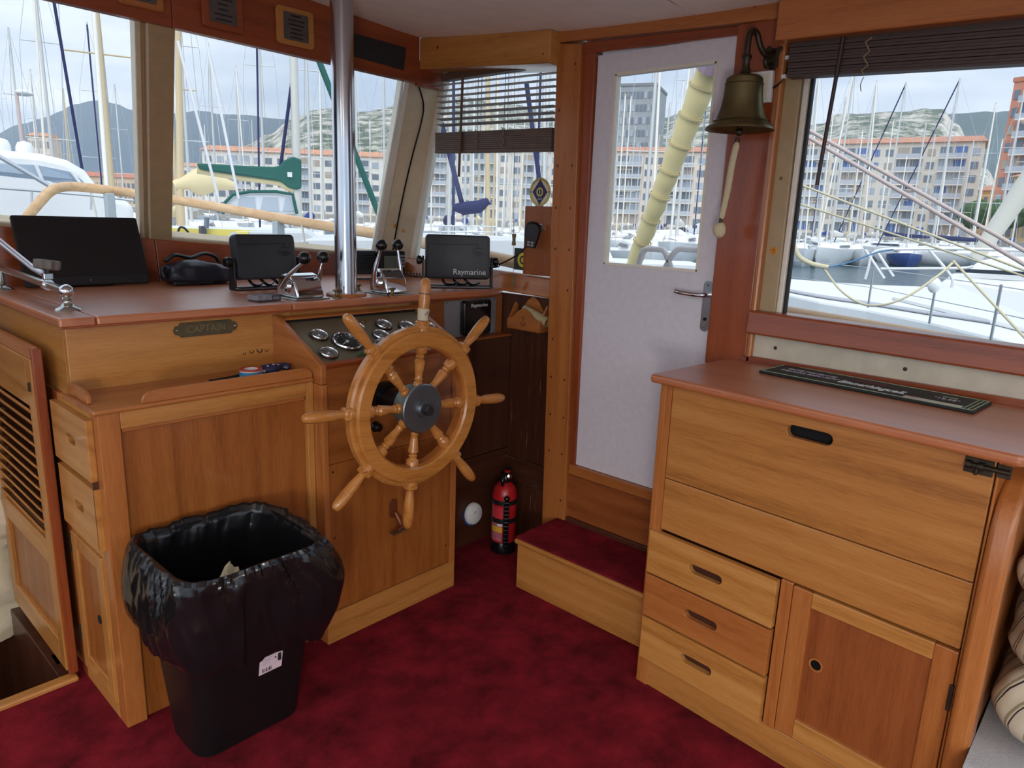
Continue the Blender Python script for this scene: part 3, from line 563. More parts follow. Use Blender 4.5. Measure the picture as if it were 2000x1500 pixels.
# ---------------- autopilot plate
ap = thing('autopilot_control', 'black autopilot box on a grey metal plate below the counter', 'autopilot', (2.28, 2.33, 1.01))
MB().box(2.115, 2.44, 2.330, 2.337, 1.015, 1.182).build('mounting_plate', plain('grey_plate', (164, 164, 166), .4, .5, var=.05), ap, bevel=.001)
for x_ in (2.125, 2.43):
    for z_ in (1.025, 1.172): MB().lathe([(0, .002), (.004, .0015), (.005, 0)], (x_, 2.330, z_), (0, -1, 0), 10).build('screw', STEEL, ap)
MB().prism([(2.293+u, 2.33, 1.1+v) for u, v in rrect(.172, .158, .014)], (0, -.03, 0)).build('control_box', BLACKS, ap, smooth=30, bevel=.004)
text_mb('Raymarine', .024, xs=1.05).xf(basis((2.30, 2.2995, 1.157), (1, 0, 0), (0, 0, 1))).build('lettering', INK, ap)
# ---------------- brass plate
np_ = thing('name_plate', 'small brass CAPTAIN plate screwed to the console fascia', 'plate', (1.048, 2.333, 1.14))
pts = []
for sx in (1, -1):
    e = [(.085, .024), (.09, .017), (.104, .012), (.109, 0), (.104, -.012), (.09, -.017), (.085, -.024)]
    pts += [(sx*u, v*sx) for u, v in e]
MB().prism([(1.048+u, 2.335, 1.156+v) for u, v in pts], (0, -.004, 0)).build('plate', plain('old_brass', (96, 86, 62), .5, .55, var=.2, bscale=40), np_, bevel=.001)
MB().prism([(1.048+u, 2.332, 1.156+v) for u, v in rrect(.176, .04, .006)], (0, -.0006, 0)).build('plate_field', plain('old_brass_dark', (70, 62, 46), .6, .5, var=.2, bscale=40), np_)
text_mb('CAPTAIN', .034, .0012, xs=.92).xf(basis((1.048, 2.3312, 1.156), (1, 0, 0), (0, 0, 1))).build('lettering', plain('old_brass_hi', (132, 118, 84), .45, .6), np_)
for s_ in (-1, 1): MB().lathe([(0, .003), (.003, .002), (.0045, 0)], (1.048+s_*.098, 2.331, 1.156), (0, -1, 0), 10).build('screw', CHROME, np_)
# ---------------- things in the tray
tp = thing('tape_roll', 'roll of adhesive tape in white, blue and red wrapper in the tray', 'tape', (1.13, 2.2, 1.0))
c = (1.13, 2.2, 1.0); MB().lathe([(.022, 0), (.037, 0), (.037, .03), (.022, .03)], c, n=32, closed=True).build('roll', DIRTW, tp, smooth=40)
MB().lathe([(.0372, .009), (.0378, .009), (.0378, .022), (.0372, .022)], c, n=32, closed=True).build('blue_band', plain('tape_blue', (60, 140, 190), .4), tp, smooth=40); MB().lathe([(.0225, .0302), (.0365, .0302), (.0378, .029), (.0378, .026), (.0372, .026), (.0365, .031)], c, n=32, closed=True).build('red_rim', plain('tape_red', (190, 56, 50), .4), tp, smooth=40)
pen = MB().tube([(.99, 2.21, 1.006), (1.05, 2.2, 1.007), (1.09, 2.215, 1.008), (1.10, 2.22, 1.008)], [.004, .007, .006, .003], 8).build('pen', BLACKS, smooth=50); tag(pen, 'slim black pen lying in the tray beside the tape roll', 'pen')
sc = MB().tube(smooth_path([(1.17, 2.225, 1.012), (1.22, 2.20, 1.02), (1.25, 2.215, 1.022), (1.272, 2.2, 1.016)]), [.011, .018, .023, .024, .024, .022, .02, .016], 12, flat=.8)
def dots():
    m, nt, b = newmat('dotted_navy'); tc = nd(nt, 'ShaderNodeTexCoord'); v = nd(nt, 'ShaderNodeTexVoronoi'); v.inputs['Scale'].default_value = 55; v.inputs['Randomness'].default_value = .4; nt.links.new(tc.outputs['Object'], v.inputs[0])
    r = nd(nt, 'ShaderNodeValToRGB'); r.color_ramp.interpolation = 'CONSTANT'; r.color_ramp.elements[0].color = (*lin((214, 216, 226)), 1); r.color_ramp.elements[1].position = .3; r.color_ramp.elements[1].color = (*lin((34, 42, 78)), 1)
    nt.links.new(v.outputs['Distance'], r.inputs[0]); nt.links.new(r.outputs[0], b.inputs['Base Color']); return m
tag(sc.build('spectacle_case', dots(), smooth=60), 'navy blue case with white dots lying in the tray', 'case')
# ================================================================ things on the counter
TZ = 1.225
# monitor leaning at the windscreen
mo = thing('monitor', 'large black computer monitor leaning back on the counter under the windscreen', 'monitor', (.96, 3.13, TZ+.002), (0, 0, 0))
tilt = Matrix.Translation((0, 0, .008)) @ Matrix.Rotation(R_(-21), 4, 'X')
MB().prism([(u, 0, .139+v) for u, v in rrect(.446, .278, .008)], (0, .016, 0)).xf(tilt).build('casing', BLACK, mo, bevel=.002)
MB().box(-.215, .215, -.0008, 0, .034, .268).xf(tilt).build('screen', plain('dark_screen', (24, 23, 25), .3), mo)
MB().box(-.223, .223, -.0012, .0, .003, .033).xf(tilt).build('chin_bezel', plain('dark_chin', (30, 31, 34), .4), mo, bevel=.001)
MB().lathe([(0, .0018), (.004, .0018), (.004, 0)], (0, 0, .018), (0, -1, 0), 14).xf(tilt).build('badge', plain('badge_grey', (104, 106, 112), .4, .5), mo)
MB().box(-.09, .09, .02, .09, 0, .006).build('foot', BLACK, mo, bevel=.002)
MB().hexa([(-.03, .03, .0), (.03, .03, .0), (.03, .06, .0), (-.03, .06, .0)], [(-.03, .058, .1), (.03, .058, .1), (.03, .07, .1), (-.03, .07, .1)]).build('stand_neck', BLACK, mo)
# black bag
FAB = plain('black_nylon', (30, 30, 40), .42, bump=.3, bscale=14, var=.2)
bg_ = thing('bag', 'small black nylon bag slumped on the counter beside the monitor', 'bag', (1.365, 3.09, TZ))
def bagp(u, v):
    a = u*2*math.pi; h = v; top = [0.02, .6, .97, 1, .86, .45, 0][int(min(h, .999)*6)]; f = min(h, .999)*6 % 1; k = int(min(h, .999)*6)
    lst = [.80, .98, 1.0, .97, .9, .6, .02]; w = lst[k]*(1-f)+lst[k+1]*f if k < 6 else 0
    ca, sa = math.cos(a), math.sin(a); e = .45; sx = math.copysign(abs(ca)**e, ca); sy = math.copysign(abs(sa)**e, sa)
    p = Vector((1.365+.142*w*sx, 3.09+.075*w*sy, TZ+.003+.098*min(1, h*1.12)*(1-.12*max(0, sx)) ))
    n = noise.noise(p*22)*.010 + noise.noise(p*9)*.012
    return p + Vector((ca*n*w, sa*n*w, n*.6*(h > .15)))
MB().grid(48, 18, bagp, wrapu=True).build('body', FAB, bg_, smooth=70)
MB().tube(smooth_path([(1.25, 3.13, TZ+.095), (1.29, 3.135, TZ+.12), (1.36, 3.14, TZ+.108), (1.42, 3.14, TZ+.125), (1.47, 3.14, TZ+.11), (1.485, 3.13, TZ+.08)]), .016, 8, flat=.5).build('strap', BLACK, bg_, smooth=60)
MB().box(1.235, 1.40, 3.02, 3.05, TZ+.001, TZ+.02).build('hem', BLACK, bg_, bevel=.006)
MB().tube(smooth_path([(1.225, 3.08, TZ+.075), (1.21, 3.07, TZ+.06), (1.215, 3.06, TZ+.035)]), .009, 8).build('buckle_tab', BLACK, bg_, smooth=60)
# chart plotters
def plotter(loc, rz, label, w, h, logo):
    t = thing('chart_plotter', label, 'plotter', loc, (0, 0, rz), 'covered chart plotters on the counter')
    T = Matrix.Translation((0, 0, .04)) @ Matrix.Rotation(R_(-9), 4, 'X')
    rings = []
    for y_, s_ in ((-.030, .93), (-.034, .975), (-.024, 1.0), (.004, 1.0), (.03, .93), (.034, .86)):
        rings.append([(u*s_, y_, h/2+v*s_) for u, v in rrect(w, h, .016)])
    MB().loft(rings).xf(T).build('cover', CHAR, t, smooth=40)
    rl = MB()
    for a, b in (((-.42*w, .76*h), (.30*w, .79*h)), ((.30*w, .79*h), (.31*w, .70*h)), ((.24*w, .70*h), (.40*w, .69*h))): rl.bar((a[0], -.0342, a[1]), (b[0], -.0342, b[1]), .0016, .003, (0, -1, 0))
    for k in range(6): an = R_(200+22*k); rl.bar((.31*w+.014*math.cos(an), -.0342, .68*h+.014*math.sin(an)), (.31*w+.034*math.cos(an), -.0342, .68*h+.034*math.sin(an)), .0016, .003, (0, -1, 0))
    rl.xf(T).build('embossed_logo', plain('charcoal_relief', (28, 29, 32), .4), t)
    if logo: text_mb('Raymarine', .036, .0006, xs=1.0).xf(T @ basis((.115*w+.018, -.0344, .15*h), (1, 0, 0), (0, 0, 1))).build('lettering', INK, t)
    for s_ in (-1, 1): MB().prism([(s_*(w/2+.006), u, v) for u, v in ((-.028, 0), (.028, 0), (.022, h*.62), (.012, h*.72), (-.012, h*.72), (-.022, h*.62))], (s_*.008, 0, 0)).build('bracket_arm', BLACK, t, bevel=.002)
    bb = MB().tube(smooth_path([(-w/2-.008, -.022, .012), (-w/2+.012, -.028, .006), (0, -.03, .006), (w/2-.012, -.028, .006), (w/2+.008, -.022, .012)], 5), .0055, 8).tube([(-w/2-.008, .022, .006), (w/2+.008, .022, .006)], .0055, 8)
    bb.box(-w/2-.006, w/2+.006, -.026, .024, .001, .005); bb.build('bracket_foot', plain('bracket_metal', (120, 122, 126), .25, .9), t, smooth=50)
    for s_ in (-1, 1):
        kb = MB().lathe([(.0, .026), (.016, .026), (.02, .022), (.02, .006), (.012, .002), (.012, 0)], (s_*(w/2+.014), 0, h*.62), (s_, 0, 0), 18); kb.build('clamp_knob', BLACKS, t, smooth=40)
    for k in range(3): MB().tube(smooth_path([(-.07+.05*k, .03, .05), (-.06+.05*k, .0, .022+.006*k), (-.03+.05*k, .01, .014), (.01+.05*k, .05, .02)]), .006, 8).build('cable', BLACKS, t, smooth=60)
    return t
plotter((1.51, 2.775, TZ), 0, 'charcoal covered chart plotter on a bracket beside the black bag', .268, .182, False)
plotter((2.285, 2.435, TZ), math.atan2(-.603, .797), 'charcoal covered chart plotter with white lettering at the right end of the counter', .298, .20, True)
# engine controls
def throttle(x0, x1, y0, y1, h, label, k1, k2):
    cx, cy = (x0+x1)/2, (y0+y1)/2
    t = thing('engine_control', label, 'throttle', (cx, cy, TZ), group='engine controls')
    boxed('base_plate', plain('dull_chrome', (186, 188, 180), .2, .95), t, x0-.014, x1+.014, y0-.012, y1+.012, TZ, TZ+.006, bevel=.002)
    pr = [(y0, 0), (y0+.012, h*.55), (y0+.045, h*.93), (y0+.07, h), (y1-.045, h*.98), (y1-.018, h*.8), (y1, h*.35), (y1, 0)]
    MB().prism([(x0, a, TZ+.006+b) for a, b in pr], (x1-x0, 0, 0)).build('housing', CHROME, t, bevel=.008, seg=3, smooth=40)
    for sx, kp, xx in ((-1, k1, x0), (1, k2, x1)):
        piv = Vector((xx+sx*.006, cy+.005, TZ+.045)); kp = Vector(kp)
        lv = MB().lathe([(0, 0), (.026, 0), (.026, .008), (.016, .014), (0, .016)], (xx, piv.y, piv.z), (sx, 0, 0), 24)
        lv.tube(smooth_path([piv+Vector((sx*.01, 0, 0)), piv.lerp(kp, .35)+Vector((sx*.012, .004, .004)), piv.lerp(kp, .7)+Vector((sx*.004, .004, .004)), kp], 5), [.012, .0115, .011, .0105, .01, .0095, .009, .0085, .008, .0075, .007, .0065, .006, .006, .006, .006], 10)
        l = lv.build('lever', CHROME, t, smooth=45)
        MB().sph(kp+Vector((0, 0, .012)), .0235, 24).build('knob', BLACKS, l, smooth=80)
throttle(1.402, 1.520, 2.352, 2.50, .088, 'chrome twin-lever engine control left of the steel pole, levers pulled aft', (1.395, 2.285, 1.372), (1.533, 2.379, 1.368))
throttle(1.795, 1.905, 2.325, 2.45, .098, 'chrome twin-lever engine control right of the steel pole, levers upright', (1.785, 2.35, 1.414), (1.915, 2.409, 1.412))
# steel pole
po = thing('support_pole', 'polished stainless steel pole rising from the counter to the ceiling', 'pole', (1.657, 2.412, TZ))
MB().cyl((1.657, 2.412, TZ+.012), (1.657, 2.412, cz(1.657, 2.412)+.01), .0425, n=40).build('tube', plain('polished_steel', (198, 202, 208), .16, 1, var=.04, bscale=6), po, smooth=50)
MB().lathe([(0, 0), (.079, 0), (.08, .006), (.074, .012), (.044, .013), (0, .013)], (1.657, 2.412, TZ), n=40).build('wooden_ring', wood('orange', 'x'), po, smooth=35)
def finial(x, y, label):
    o = MB().lathe([(0, 0), (.016, 0), (.016, .004), (.009, .008), (.006, .016), (.007, .024), (.014, .027), (.015, .031), (.011, .034), (0, .035)], (x, y, TZ), n=20).build('brass_pin', BRASS, smooth=45)
    tag(o, label, 'pin', 'brass pins around the pole')
finial(1.572, 2.352, 'small brass pin on the counter just left of the steel pole'); finial(1.778, 2.5, 'small brass pin on the counter behind the steel pole'); finial(1.80, 2.30, 'small brass pin on the counter in front of the upright engine control')
pk = thing('cigarette_pack', 'small black and silver pack lying on the counter by the engine control', 'pack', (1.30, 2.405, TZ), (0, 0, R_(10)))
MB().box(-.05, .05, -.03, .03, .0, .022).build('carton', plain('pack_dark', (56, 56, 60), .35, var=.3, bscale=60), pk, bevel=.0015)
MB().box(-.0505, .01, -.0302, .0302, .007, .0225).build('silver_band', plain('pack_silver', (150, 152, 156), .3, .6, var=.3, bscale=120), pk); MB().box(.015, .042, -.0306, -.03, .006, .016).build('printed_panel', plain('pack_print', (120, 120, 124), .5, var=.5, bscale=400), pk)
# radio
ra = thing('vhf_radio', 'black marine radio with keypad and grey display behind the engine control', 'radio', (2.215, 2.945, TZ), (0, 0, R_(-14)))
MB().prism([(u, -.03, .085+v) for u, v in rrect(.27, .115, .008)], (0, .09, 0)).build('case', BLACK, ra, bevel=.003)
MB().box(.02, .095, -.0315, -.03, .052, .118).build('display', plain('lcd_grey', (104, 112, 104), .2), ra)
for k in range(7): MB().box(-.12, -.01, -.033, -.03, .045+.012*k, .051+.012*k).build('grille_bar', BLACKS, ra)
for r_ in range(4):
    for c_ in range(3): MB().box(.1+.0115*c_-.0, .1092+.0115*c_, -.033, -.03, .112-.0165*r_, .1235-.0165*r_).build('key', plain('key_grey', (150, 150, 158), .5), ra, bevel=.001)
MB().box(-.14, .14, -.0, .04, .0, .004).box(-.144, -.138, .0, .04, 0, .11).box(.138, .144, 0, .04, 0, .11).build('bracket', BLACKS, ra, bevel=.001)
MB().lathe([(0, .01), (.009, .01), (.011, 0)], (-.02, -.03, .13), (0, -1, 0), 16).build('volume_knob', BLACKS, ra, smooth=40)
def coil(a, b, n, r, rr):
    a = Vector(a); b = Vector(b); x, y, z = frame(b-a); N = n*10
    return [a.lerp(b, i/N) + (x*math.cos(i*2*math.pi/10)+y*math.sin(i*2*math.pi/10))*r for i in range(N+1)]
# hand microphone on its board
mc = thing('hand_microphone', 'black hand microphone hanging on the small wooden board by the door post', 'microphone', (2.44, 2.11, 1.42))
bx_ = basis((2.432, 2.112, 1.478), (.5, -.84, -.1), (.0, -.32, .95))
oval = [(-.020, -.052), (.020, -.052), (.026, -.03), (.034, .01), (.036, .034), (.028, .052), (.012, .061), (-.012, .061), (-.028, .052), (-.036, .034), (-.034, .01), (-.026, -.03)]
MB().loft([[(u*.9, v*.94, -.012) for u, v in oval], [(u, v, -.006) for u, v in oval], [(u, v, .014) for u, v in oval], [(u*.86, v*.92, .024) for u, v in oval]]).xf(bx_).build('body', BLACK, mc, smooth=40)
for k in range(6): MB().box(-.022+abs(k-3.2)*.002, .022-abs(k-3.2)*.002, .003+.0085*k, .007+.0085*k, .0235, .0262).xf(bx_).build('grille_bar', CHAR, mc)
for r_ in range(2):
    for c_ in range(2): MB().box(-.015+.016*c_, -.003+.016*c_, -.043+.013*r_, -.034+.013*r_, .022, .026).xf(bx_).build('button', plain('key_grey', (150, 150, 158), .5), mc, bevel=.001)
boxed('hanger', BRUSH, mc, 2.452, 2.466, 2.075, 2.1, 1.50, 1.53)
MB().tube(smooth_path([(2.435, 2.15, 1.43), (2.43, 2.185, 1.395), (2.43, 2.25, 1.362), (2.428, 2.305, 1.338)]), .0035, 8).tube(coil((2.428, 2.305, 1.337), (2.42, 2.40, 1.318), 9, .009, .003), .0028, 6).tube(coil((2.33, 2.62, 1.262), (2.26, 2.80, 1.262), 12, .009, .003), .0028, 6).tube(smooth_path([(2.42, 2.40, 1.318), (2.40, 2.5, 1.28), (2.33, 2.62, 1.262)]), .003, 6).build('coiled_cord', BLACKS, mc, smooth=60)
# chrome grab rail with clamp arm at the left end
gr_ = thing('grab_rail', 'chrome grab rail on a ball stanchion at the left end of the counter', 'rail', (.69, 2.487, TZ))
MB().lathe([(0, 0), (.038, 0), (.036, .005), (.02, .012), (.013, .022), (.012, .03), (.015, .034), (.012, .04), (0, .041)], (.69, 2.487, TZ), n=28).build('stanchion', plain('dull_chrome', (186, 188, 180), .2, .95), gr_, smooth=45)
MB().sph((.69, 2.487, 1.282), .0215, 24).build('ball', CHROME, gr_, smooth=80)
MB().cyl((.69, 2.49, 1.282), (.672, 3.2, 1.306), .0125, n=16).build('tube', plain('dull_chrome', (186, 188, 180), .2, .95), gr_, smooth=50)
MB().lathe([(0, 0), (.038, 0), (.036, .005), (.02, .012), (.013, .022), (.013, .07), (0, .075)], (.672, 3.18, TZ), n=28).build('stanchion', plain('dull_chrome', (186, 188, 180), .2, .95), gr_, smooth=45)
ca_ = thing('clamp_arm', 'white support rod clamped to the grab rail with a lobed grey knob', 'clamp', (.687, 2.64, 1.27))
MB().lathe([(.0125, -.014), (.018, -.014), (.018, .014), (.0125, .014)], (.686, 2.66, 1.288), (-.02, .7, .02), 20, closed=True).build('clamp_ring', CHROME, ca_, smooth=40); MB().obox((.688, 2.655, 1.315), (.028, .026, .022)).build('clamp_block', BRUSH, ca_, bevel=.003)
lob = [(.036*(1+.1*math.cos(8*a))*math.cos(a), .036*(1+.1*math.cos(8*a))*math.sin(a)) for a in [i*2*math.pi/64 for i in range(64)]]
tl = Matrix.Translation((.69, 2.65, 1.352)) @ Matrix.Rotation(R_(8), 4, 'Y')
GK = plain('grey_knob', (108, 100, 94), .5, bump=.1, bscale=200)
kn = MB().loft([[(u*.8, v*.8, -.016) for u, v in lob], [(u*.96, v*.96, -.012) for u, v in lob], [(u, v, -.004) for u, v in lob], [(u, v, .01) for u, v in lob], [(u*.93, v*.93, .014) for u, v in lob]]).xf(tl).build('lobed_knob', GK, ca_, smooth=35)
MB().lathe([(.021, .0145), (.0225, .0155), (.024, .0145)], (0, 0, 0), n=32, closed=True).xf(tl).build('knob_ring', plain('knob_groove', (64, 58, 54), .6), kn); MB().cyl((.69, 2.652, 1.322), (.69, 2.65, 1.345), .009, n=12).build('spindle', BLACKS, ca_)
MB().tube([(.686, 2.67, 1.318), (.668, 2.72, 1.335), (.60, 2.80, 1.42), (.45, 3.0, 1.62)], .0095, 12).build('rod', plain('white_rod', (206, 206, 214), .25, .6), ca_, smooth=50)
# ================================================================ steering wheel
wh = thing('steering_wheel', 'varnished wooden ship wheel with eight turned spokes and steel hub', 'wheel', (1.552, 1.85, .898), (0, R_(5), 0))
WM = wood('wheel', 'x'); AX = (0, -1, 0)
def ringp(prof, n=72): return MB().lathe(prof, (0, 0, 0), AX, n, closed=True)
ringp([(.213, -.004), (.213, .024), (.219, .031), (.262, .032), (.268, .025), (.268, .015), (.277, .015), (.284, .008), (.284, -.014), (.277, -.021), (.268, -.021), (.266, -.032), (.218, -.032), (.213, -.026)]).build('rim', WM, wh, smooth=30)
ringp([(.209, -.018), (.2145, -.018), (.2145, .012), (.209, .012)]).build('rim_inner_band', wood('orange', 'x'), wh, smooth=30)
hbm = MB().lathe([(0, .036), (.083, .036), (.087, .033), (.087, .029), (.0, .029)], (0, 0, 0), AX, 48).build('hub_plate', STEEL, wh, smooth=30)
MB().lathe([(.0, .052), (.026, .052), (.03, .046), (.032, .036)], (0, 0, 0), AX, 32).build('hub_collar', STEEL, hbm, smooth=30)
MB().lathe([(0, .076), (.017, .076), (.02, .07), (.02, .05)], (0, 0, 0), AX, 6).build('hub_bolt', plain('dark_bolt', (74, 76, 78), .4, .8), hbm)
MB().lathe([(0, .029), (.072, .029), (.078, .02), (.078, -.03), (.06, -.04), (0, -.04)], (0, 0, 0), AX, 40).build('hub_barrel', plain('grey_green_metal', (104, 114, 108), .4, .6), wh, smooth=35)
MB().lathe([(.0, -.04), (.045, -.04), (.045, -.15), (.06, -.152), (.06, -.18), (0, -.18)], (0, 0, 0), AX, 32).build('shaft', BLACKS, wh, smooth=35)
sp_prof = [(.019, .07), (.017, .085), (.012, .09), (.015, .098), (.012, .105), (.0135, .115), (.018, .15), (.0195, .162), (.0125, .170), (.0165, .176), (.0125, .183), (.02, .19), (.023, .2), (.024, .225)]
ha_prof = [(.0, .262), (.024, .262), (.025, .285), (.019, .290), (.022, .297), (.0135, .304), (.0145, .315), (.0185, .345), (.0205, .385), (.0195, .415), (.0165, .436), (.0105, .445), (0, .447)]
for k in range(8):
    a = R_(90-45*k); d = (math.cos(a), 0, math.sin(a))
    MB().lathe(sp_prof, (0, 0, 0), d, 16).build('spoke', WM, wh, smooth=35)
    MB().obox((d[0]*.206, 0, d[2]*.206), (.034, .034, .034), Matrix.Rotation(-a, 3, 'Y')).build('spoke_block', WM, wh, bevel=.004); MB().obox((d[0]*.286, 0, d[2]*.286), (.03, .04, .04), Matrix.Rotation(-a, 3, 'Y')).build('rim_block', WM, wh, bevel=.006)
    MB().lathe(ha_prof, (0, 0, 0), d, 16).build('handle', WM, wh, smooth=40)
tpw = MB().lathe([(.0175, .303), (.0185, .303), (.0205, .343), (.0190, .343)], (0, 0, 0), (0, 0, 1), 20, closed=True).build('tape_wrap', plain('masking_tape', (196, 186, 160), .7), wh, smooth=40)
MB().tube([(.01, -.0185, .312), (.0, -.0203, .335), (-.008, -.0188, .322)], .0012, 5).build('ink_mark', DKINK, tpw)
MB().lathe([(.0197, .392), (.0212, .392), (.0212, .395), (.0197, .395)], (0, 0, 0), (0, 0, 1), 20, closed=True).build('dark_ring', wood('dark', 'x'), wh)
# small fittings on the helm box front
ks = MB().lathe([(0, .03), (.012, .03), (.015, .026), (.015, .006), (.02, .004), (.02, 0)], (1.512, 2.034, .792), (0, -1, 0), 20).build('push_knob', BLACKS, smooth=40); tag(ks, 'small round black knob on the helm box behind the wheel', 'knob')
bk = thing('brass_hook', 'brass drop hook on the helm box below the wheel', 'hook', (1.6, 2.03, .37))
MB().prism([(1.592+u, 2.034, .45+v) for u, v in rrect(.034, .075, .015)], (0, -.006, 0)).build('plate', plain('copper', (150, 92, 64), .4, .8), bk, bevel=.001); MB().tube(smooth_path([(1.6, 2.028, .43), (1.603, 2.005, .40), (1.6, 1.99, .385), (1.575, 1.985, .378)]), [.009, .009, .01, .01], 10).build('hook_arm', plain('copper', (150, 92, 64), .4, .8), bk, smooth=50); MB().obox((1.588, 1.985, .376), (.075, .03, .007), Matrix.Rotation(R_(-8), 3, 'Y')).build('foot_plate', BRASS, bk, bevel=.002)
# ================================================================ fire extinguisher
fe = thing('fire_extinguisher', 'red fire extinguisher with black strap standing in the dark corner', 'fire extinguisher', (2.315, 2.115, 0)); ex, ey = 2.315, 2.115
MB().lathe([(0, .035), (.055, .035), (.058, .042), (.058, .29), (.05, .325), (.03, .345), (.018, .352), (0, .352)], (ex, ey, 0), n=36).build('cylinder', plain('extinguisher_red', (176, 30, 34), .3), fe, smooth=45)
MB().lathe([(0, .002), (.05, .002), (.06, .006), (.06, .06), (.0585, .062)], (ex, ey, 0), n=36).build('base_ring', BLACKS, fe, smooth=40)
MB().lathe([(.016, .35), (.024, .352), (.026, .375), (.02, .385), (0, .386)], (ex, ey, 0), n=20).build('valve', BLACKS, fe, smooth=40); MB().tube(smooth_path([(ex-.01, ey, .38), (ex-.035, ey-.02, .395), (ex-.05, ey-.03, .375), (ex-.048, ey-.028, .35)]), .008, 8).build('handle', BLACKS, fe, smooth=50); MB().tube([(ex-.02, ey, .395), (ex+.04, ey+.01, .402)], .009, 8).build('trigger', BLACKS, fe, smooth=50)
MB().lathe([(0, .008), (.012, .006), (.014, 0)], (ex+.003, ey-.022, .378), (-.5, -.8, .2), 16).build('pressure_gauge', CHROME, fe, smooth=40); MB().box(ex-.008, ex+.012, ey-.02, ey-.0, .398, .406).build('seal', plain('extinguisher_red', (176, 30, 34), .3), fe)
for z_ in (.25, .16): MB().lathe([(.0584, z_), (.0605, z_), (.0605, z_+.022), (.0584, z_+.022)], (ex, ey, 0), n=36, closed=True).build('strap', BLACK, fe, smooth=40)
fd = Vector((-.62, -.78, 0)); sd = Vector((.78, -.62, 0)); c0 = Vector((ex, ey, 0))
hs = MB()
for k in range(12): hs.obox(c0+fd*.067+Vector((0, 0, .05+.0195*k)), (.026, .014, .0165), Matrix((sd, -fd, (0, 0, 1))).transposed())
hs.build('ribbed_hose', BLACKS, fe, bevel=.003); MB().sph(c0+fd*.066+Vector((0, 0, .288)), .014, 14).build('hose_tip', BLACKS, fe, smooth=60)
def arc(z0, z1, a0, a1, r=.0587):
    b0 = math.atan2(fd.y, fd.x)
    return MB().grid(12, 1, lambda u, v: (ex+r*math.cos(b0-R_(a0+(a1-a0)*u)), ey+r*math.sin(b0-R_(a0+(a1-a0)*u)), z0+(z1-z0)*v))
arc(.07, .16, 16, 80).build('label_sheet', plain('label_pink', (176, 96, 110), .5, var=.3, bscale=150), fe, fix=False); arc(.115, .142, 15, 80, .059).build('label_yellow', plain('label_yellow', (222, 164, 52), .5, var=.2, bscale=200), fe, fix=False); arc(.184, .238, 15, 80, .0588).build('label_red', plain('label_red', (196, 50, 56), .5, var=.3, bscale=200), fe, fix=False); arc(.146, .158, 15, 40, .0592).build('label_print', INK, fe, fix=False)
# ================================================================ wooden rack with rolled chart
rk = thing('wall_rack', 'small wooden letter rack with an anchor on the bulwark below the microphone', 'rack', (2.46, 2.13, 1.04)); RW = wood('orange', 'y')
fp = [(0, 0), (.2, 0), (.2, .045), (.165, .06), (.13, .09), (.1, .102), (.07, .09), (.035, .06), (0, .045)]
MB().prism([(2.422, 2.238-u, 1.05+v) for u, v in fp], (.009, 0, 0)).build('front_board', RW, rk, bevel=.002)
MB().prism([(2.488, 2.24-u, 1.05+v*1.5) for u, v in fp], (.01, 0, 0)).build('back_board', RW, rk, bevel=.002); boxed('shelf_base', RW, rk, 2.43, 2.49, 2.04, 2.236, 1.05, 1.058)
MB().prism([(2.43, 2.238, 1.05), (2.49, 2.238, 1.05), (2.49, 2.238, 1.16), (2.475, 2.238, 1.17), (2.43, 2.238, 1.10)], (0, -.008, 0)).build('end_board', RW, rk, bevel=.002); MB().prism([(2.43, 2.046, 1.05), (2.49, 2.046, 1.05), (2.49, 2.046, 1.16), (2.475, 2.046, 1.17), (2.43, 2.046, 1.10)], (0, -.008, 0)).build('end_board', RW, rk, bevel=.002)
an_ = MB().tube([(2.4215, 2.138, 1.075), (2.4215, 2.138, 1.118)], .0018, 6).tube(smooth_path([(2.4215, 2.156, 1.088), (2.4215, 2.149, 1.077), (2.4215, 2.138, 1.073), (2.4215, 2.127, 1.077), (2.4215, 2.12, 1.088)]), .0018, 6).tube([(2.4215, 2.148, 1.11), (2.4215, 2.128, 1.11)], .0016, 6).build('anchor_emblem', plain('anchor_ink', (92, 60, 40), .6), rk, smooth=50)
rc = MB().lathe([(.020, 0), (.023, 0), (.023, .15), (.020, .15)], (2.458, 2.02, 1.098), (0, .93, .28), 20, closed=True).build('rolled_paper', plain('old_paper', (176, 158, 116), .8, var=.12), smooth=40); tag(rc, 'short roll of yellowed paper sticking out of the wooden rack', 'roll')
# ================================================================ fall-front cabinet on the starboard side
RZ = math.atan2(-.997, -.082)
cb = thing('fall_front_cabinet', 'large honey wood cabinet with fall front, three drawers and panelled door', 'cabinet', (1.937, 1.095, 0), (0, 0, RZ))
def cbx(name, tone, ax, *a, bevel=.003): return boxed(name, wood(tone, ax), cb, *a, bevel=bevel)
D_ = .42
cbx('side_panel', 'orange', 'z', -.022, 0.0, -.004, D_, 0, 1.062); cbx('side_panel', 'orange', 'z', .892, .898, -.002, D_, 0, 1.062)
cbx('front_stile', 'orange', 'z', 0, .02, -.002, .02, 0, 1.062, bevel=.001)
cbx('back_panel', 'dark', 'z', 0, .892, .40, .415, .01, 1.05, bevel=0)
MB().box(.0, .892, .03, .39, .02, 1.04).build('carcass', RECESS_SHADE, cb)  # near-black inside gives the shade seen through the slots
fl_ = slot_panel(.866, .300, .02, .44, .252, .125, .034).xf(Matrix.Translation((.023, -.003, .760))).build('fall_front', wood('honey', 'x'), cb, bevel=.002)
cbx('fixed_board', 'honey', 'x', .021, .889, -.001, .02, .582, .756)
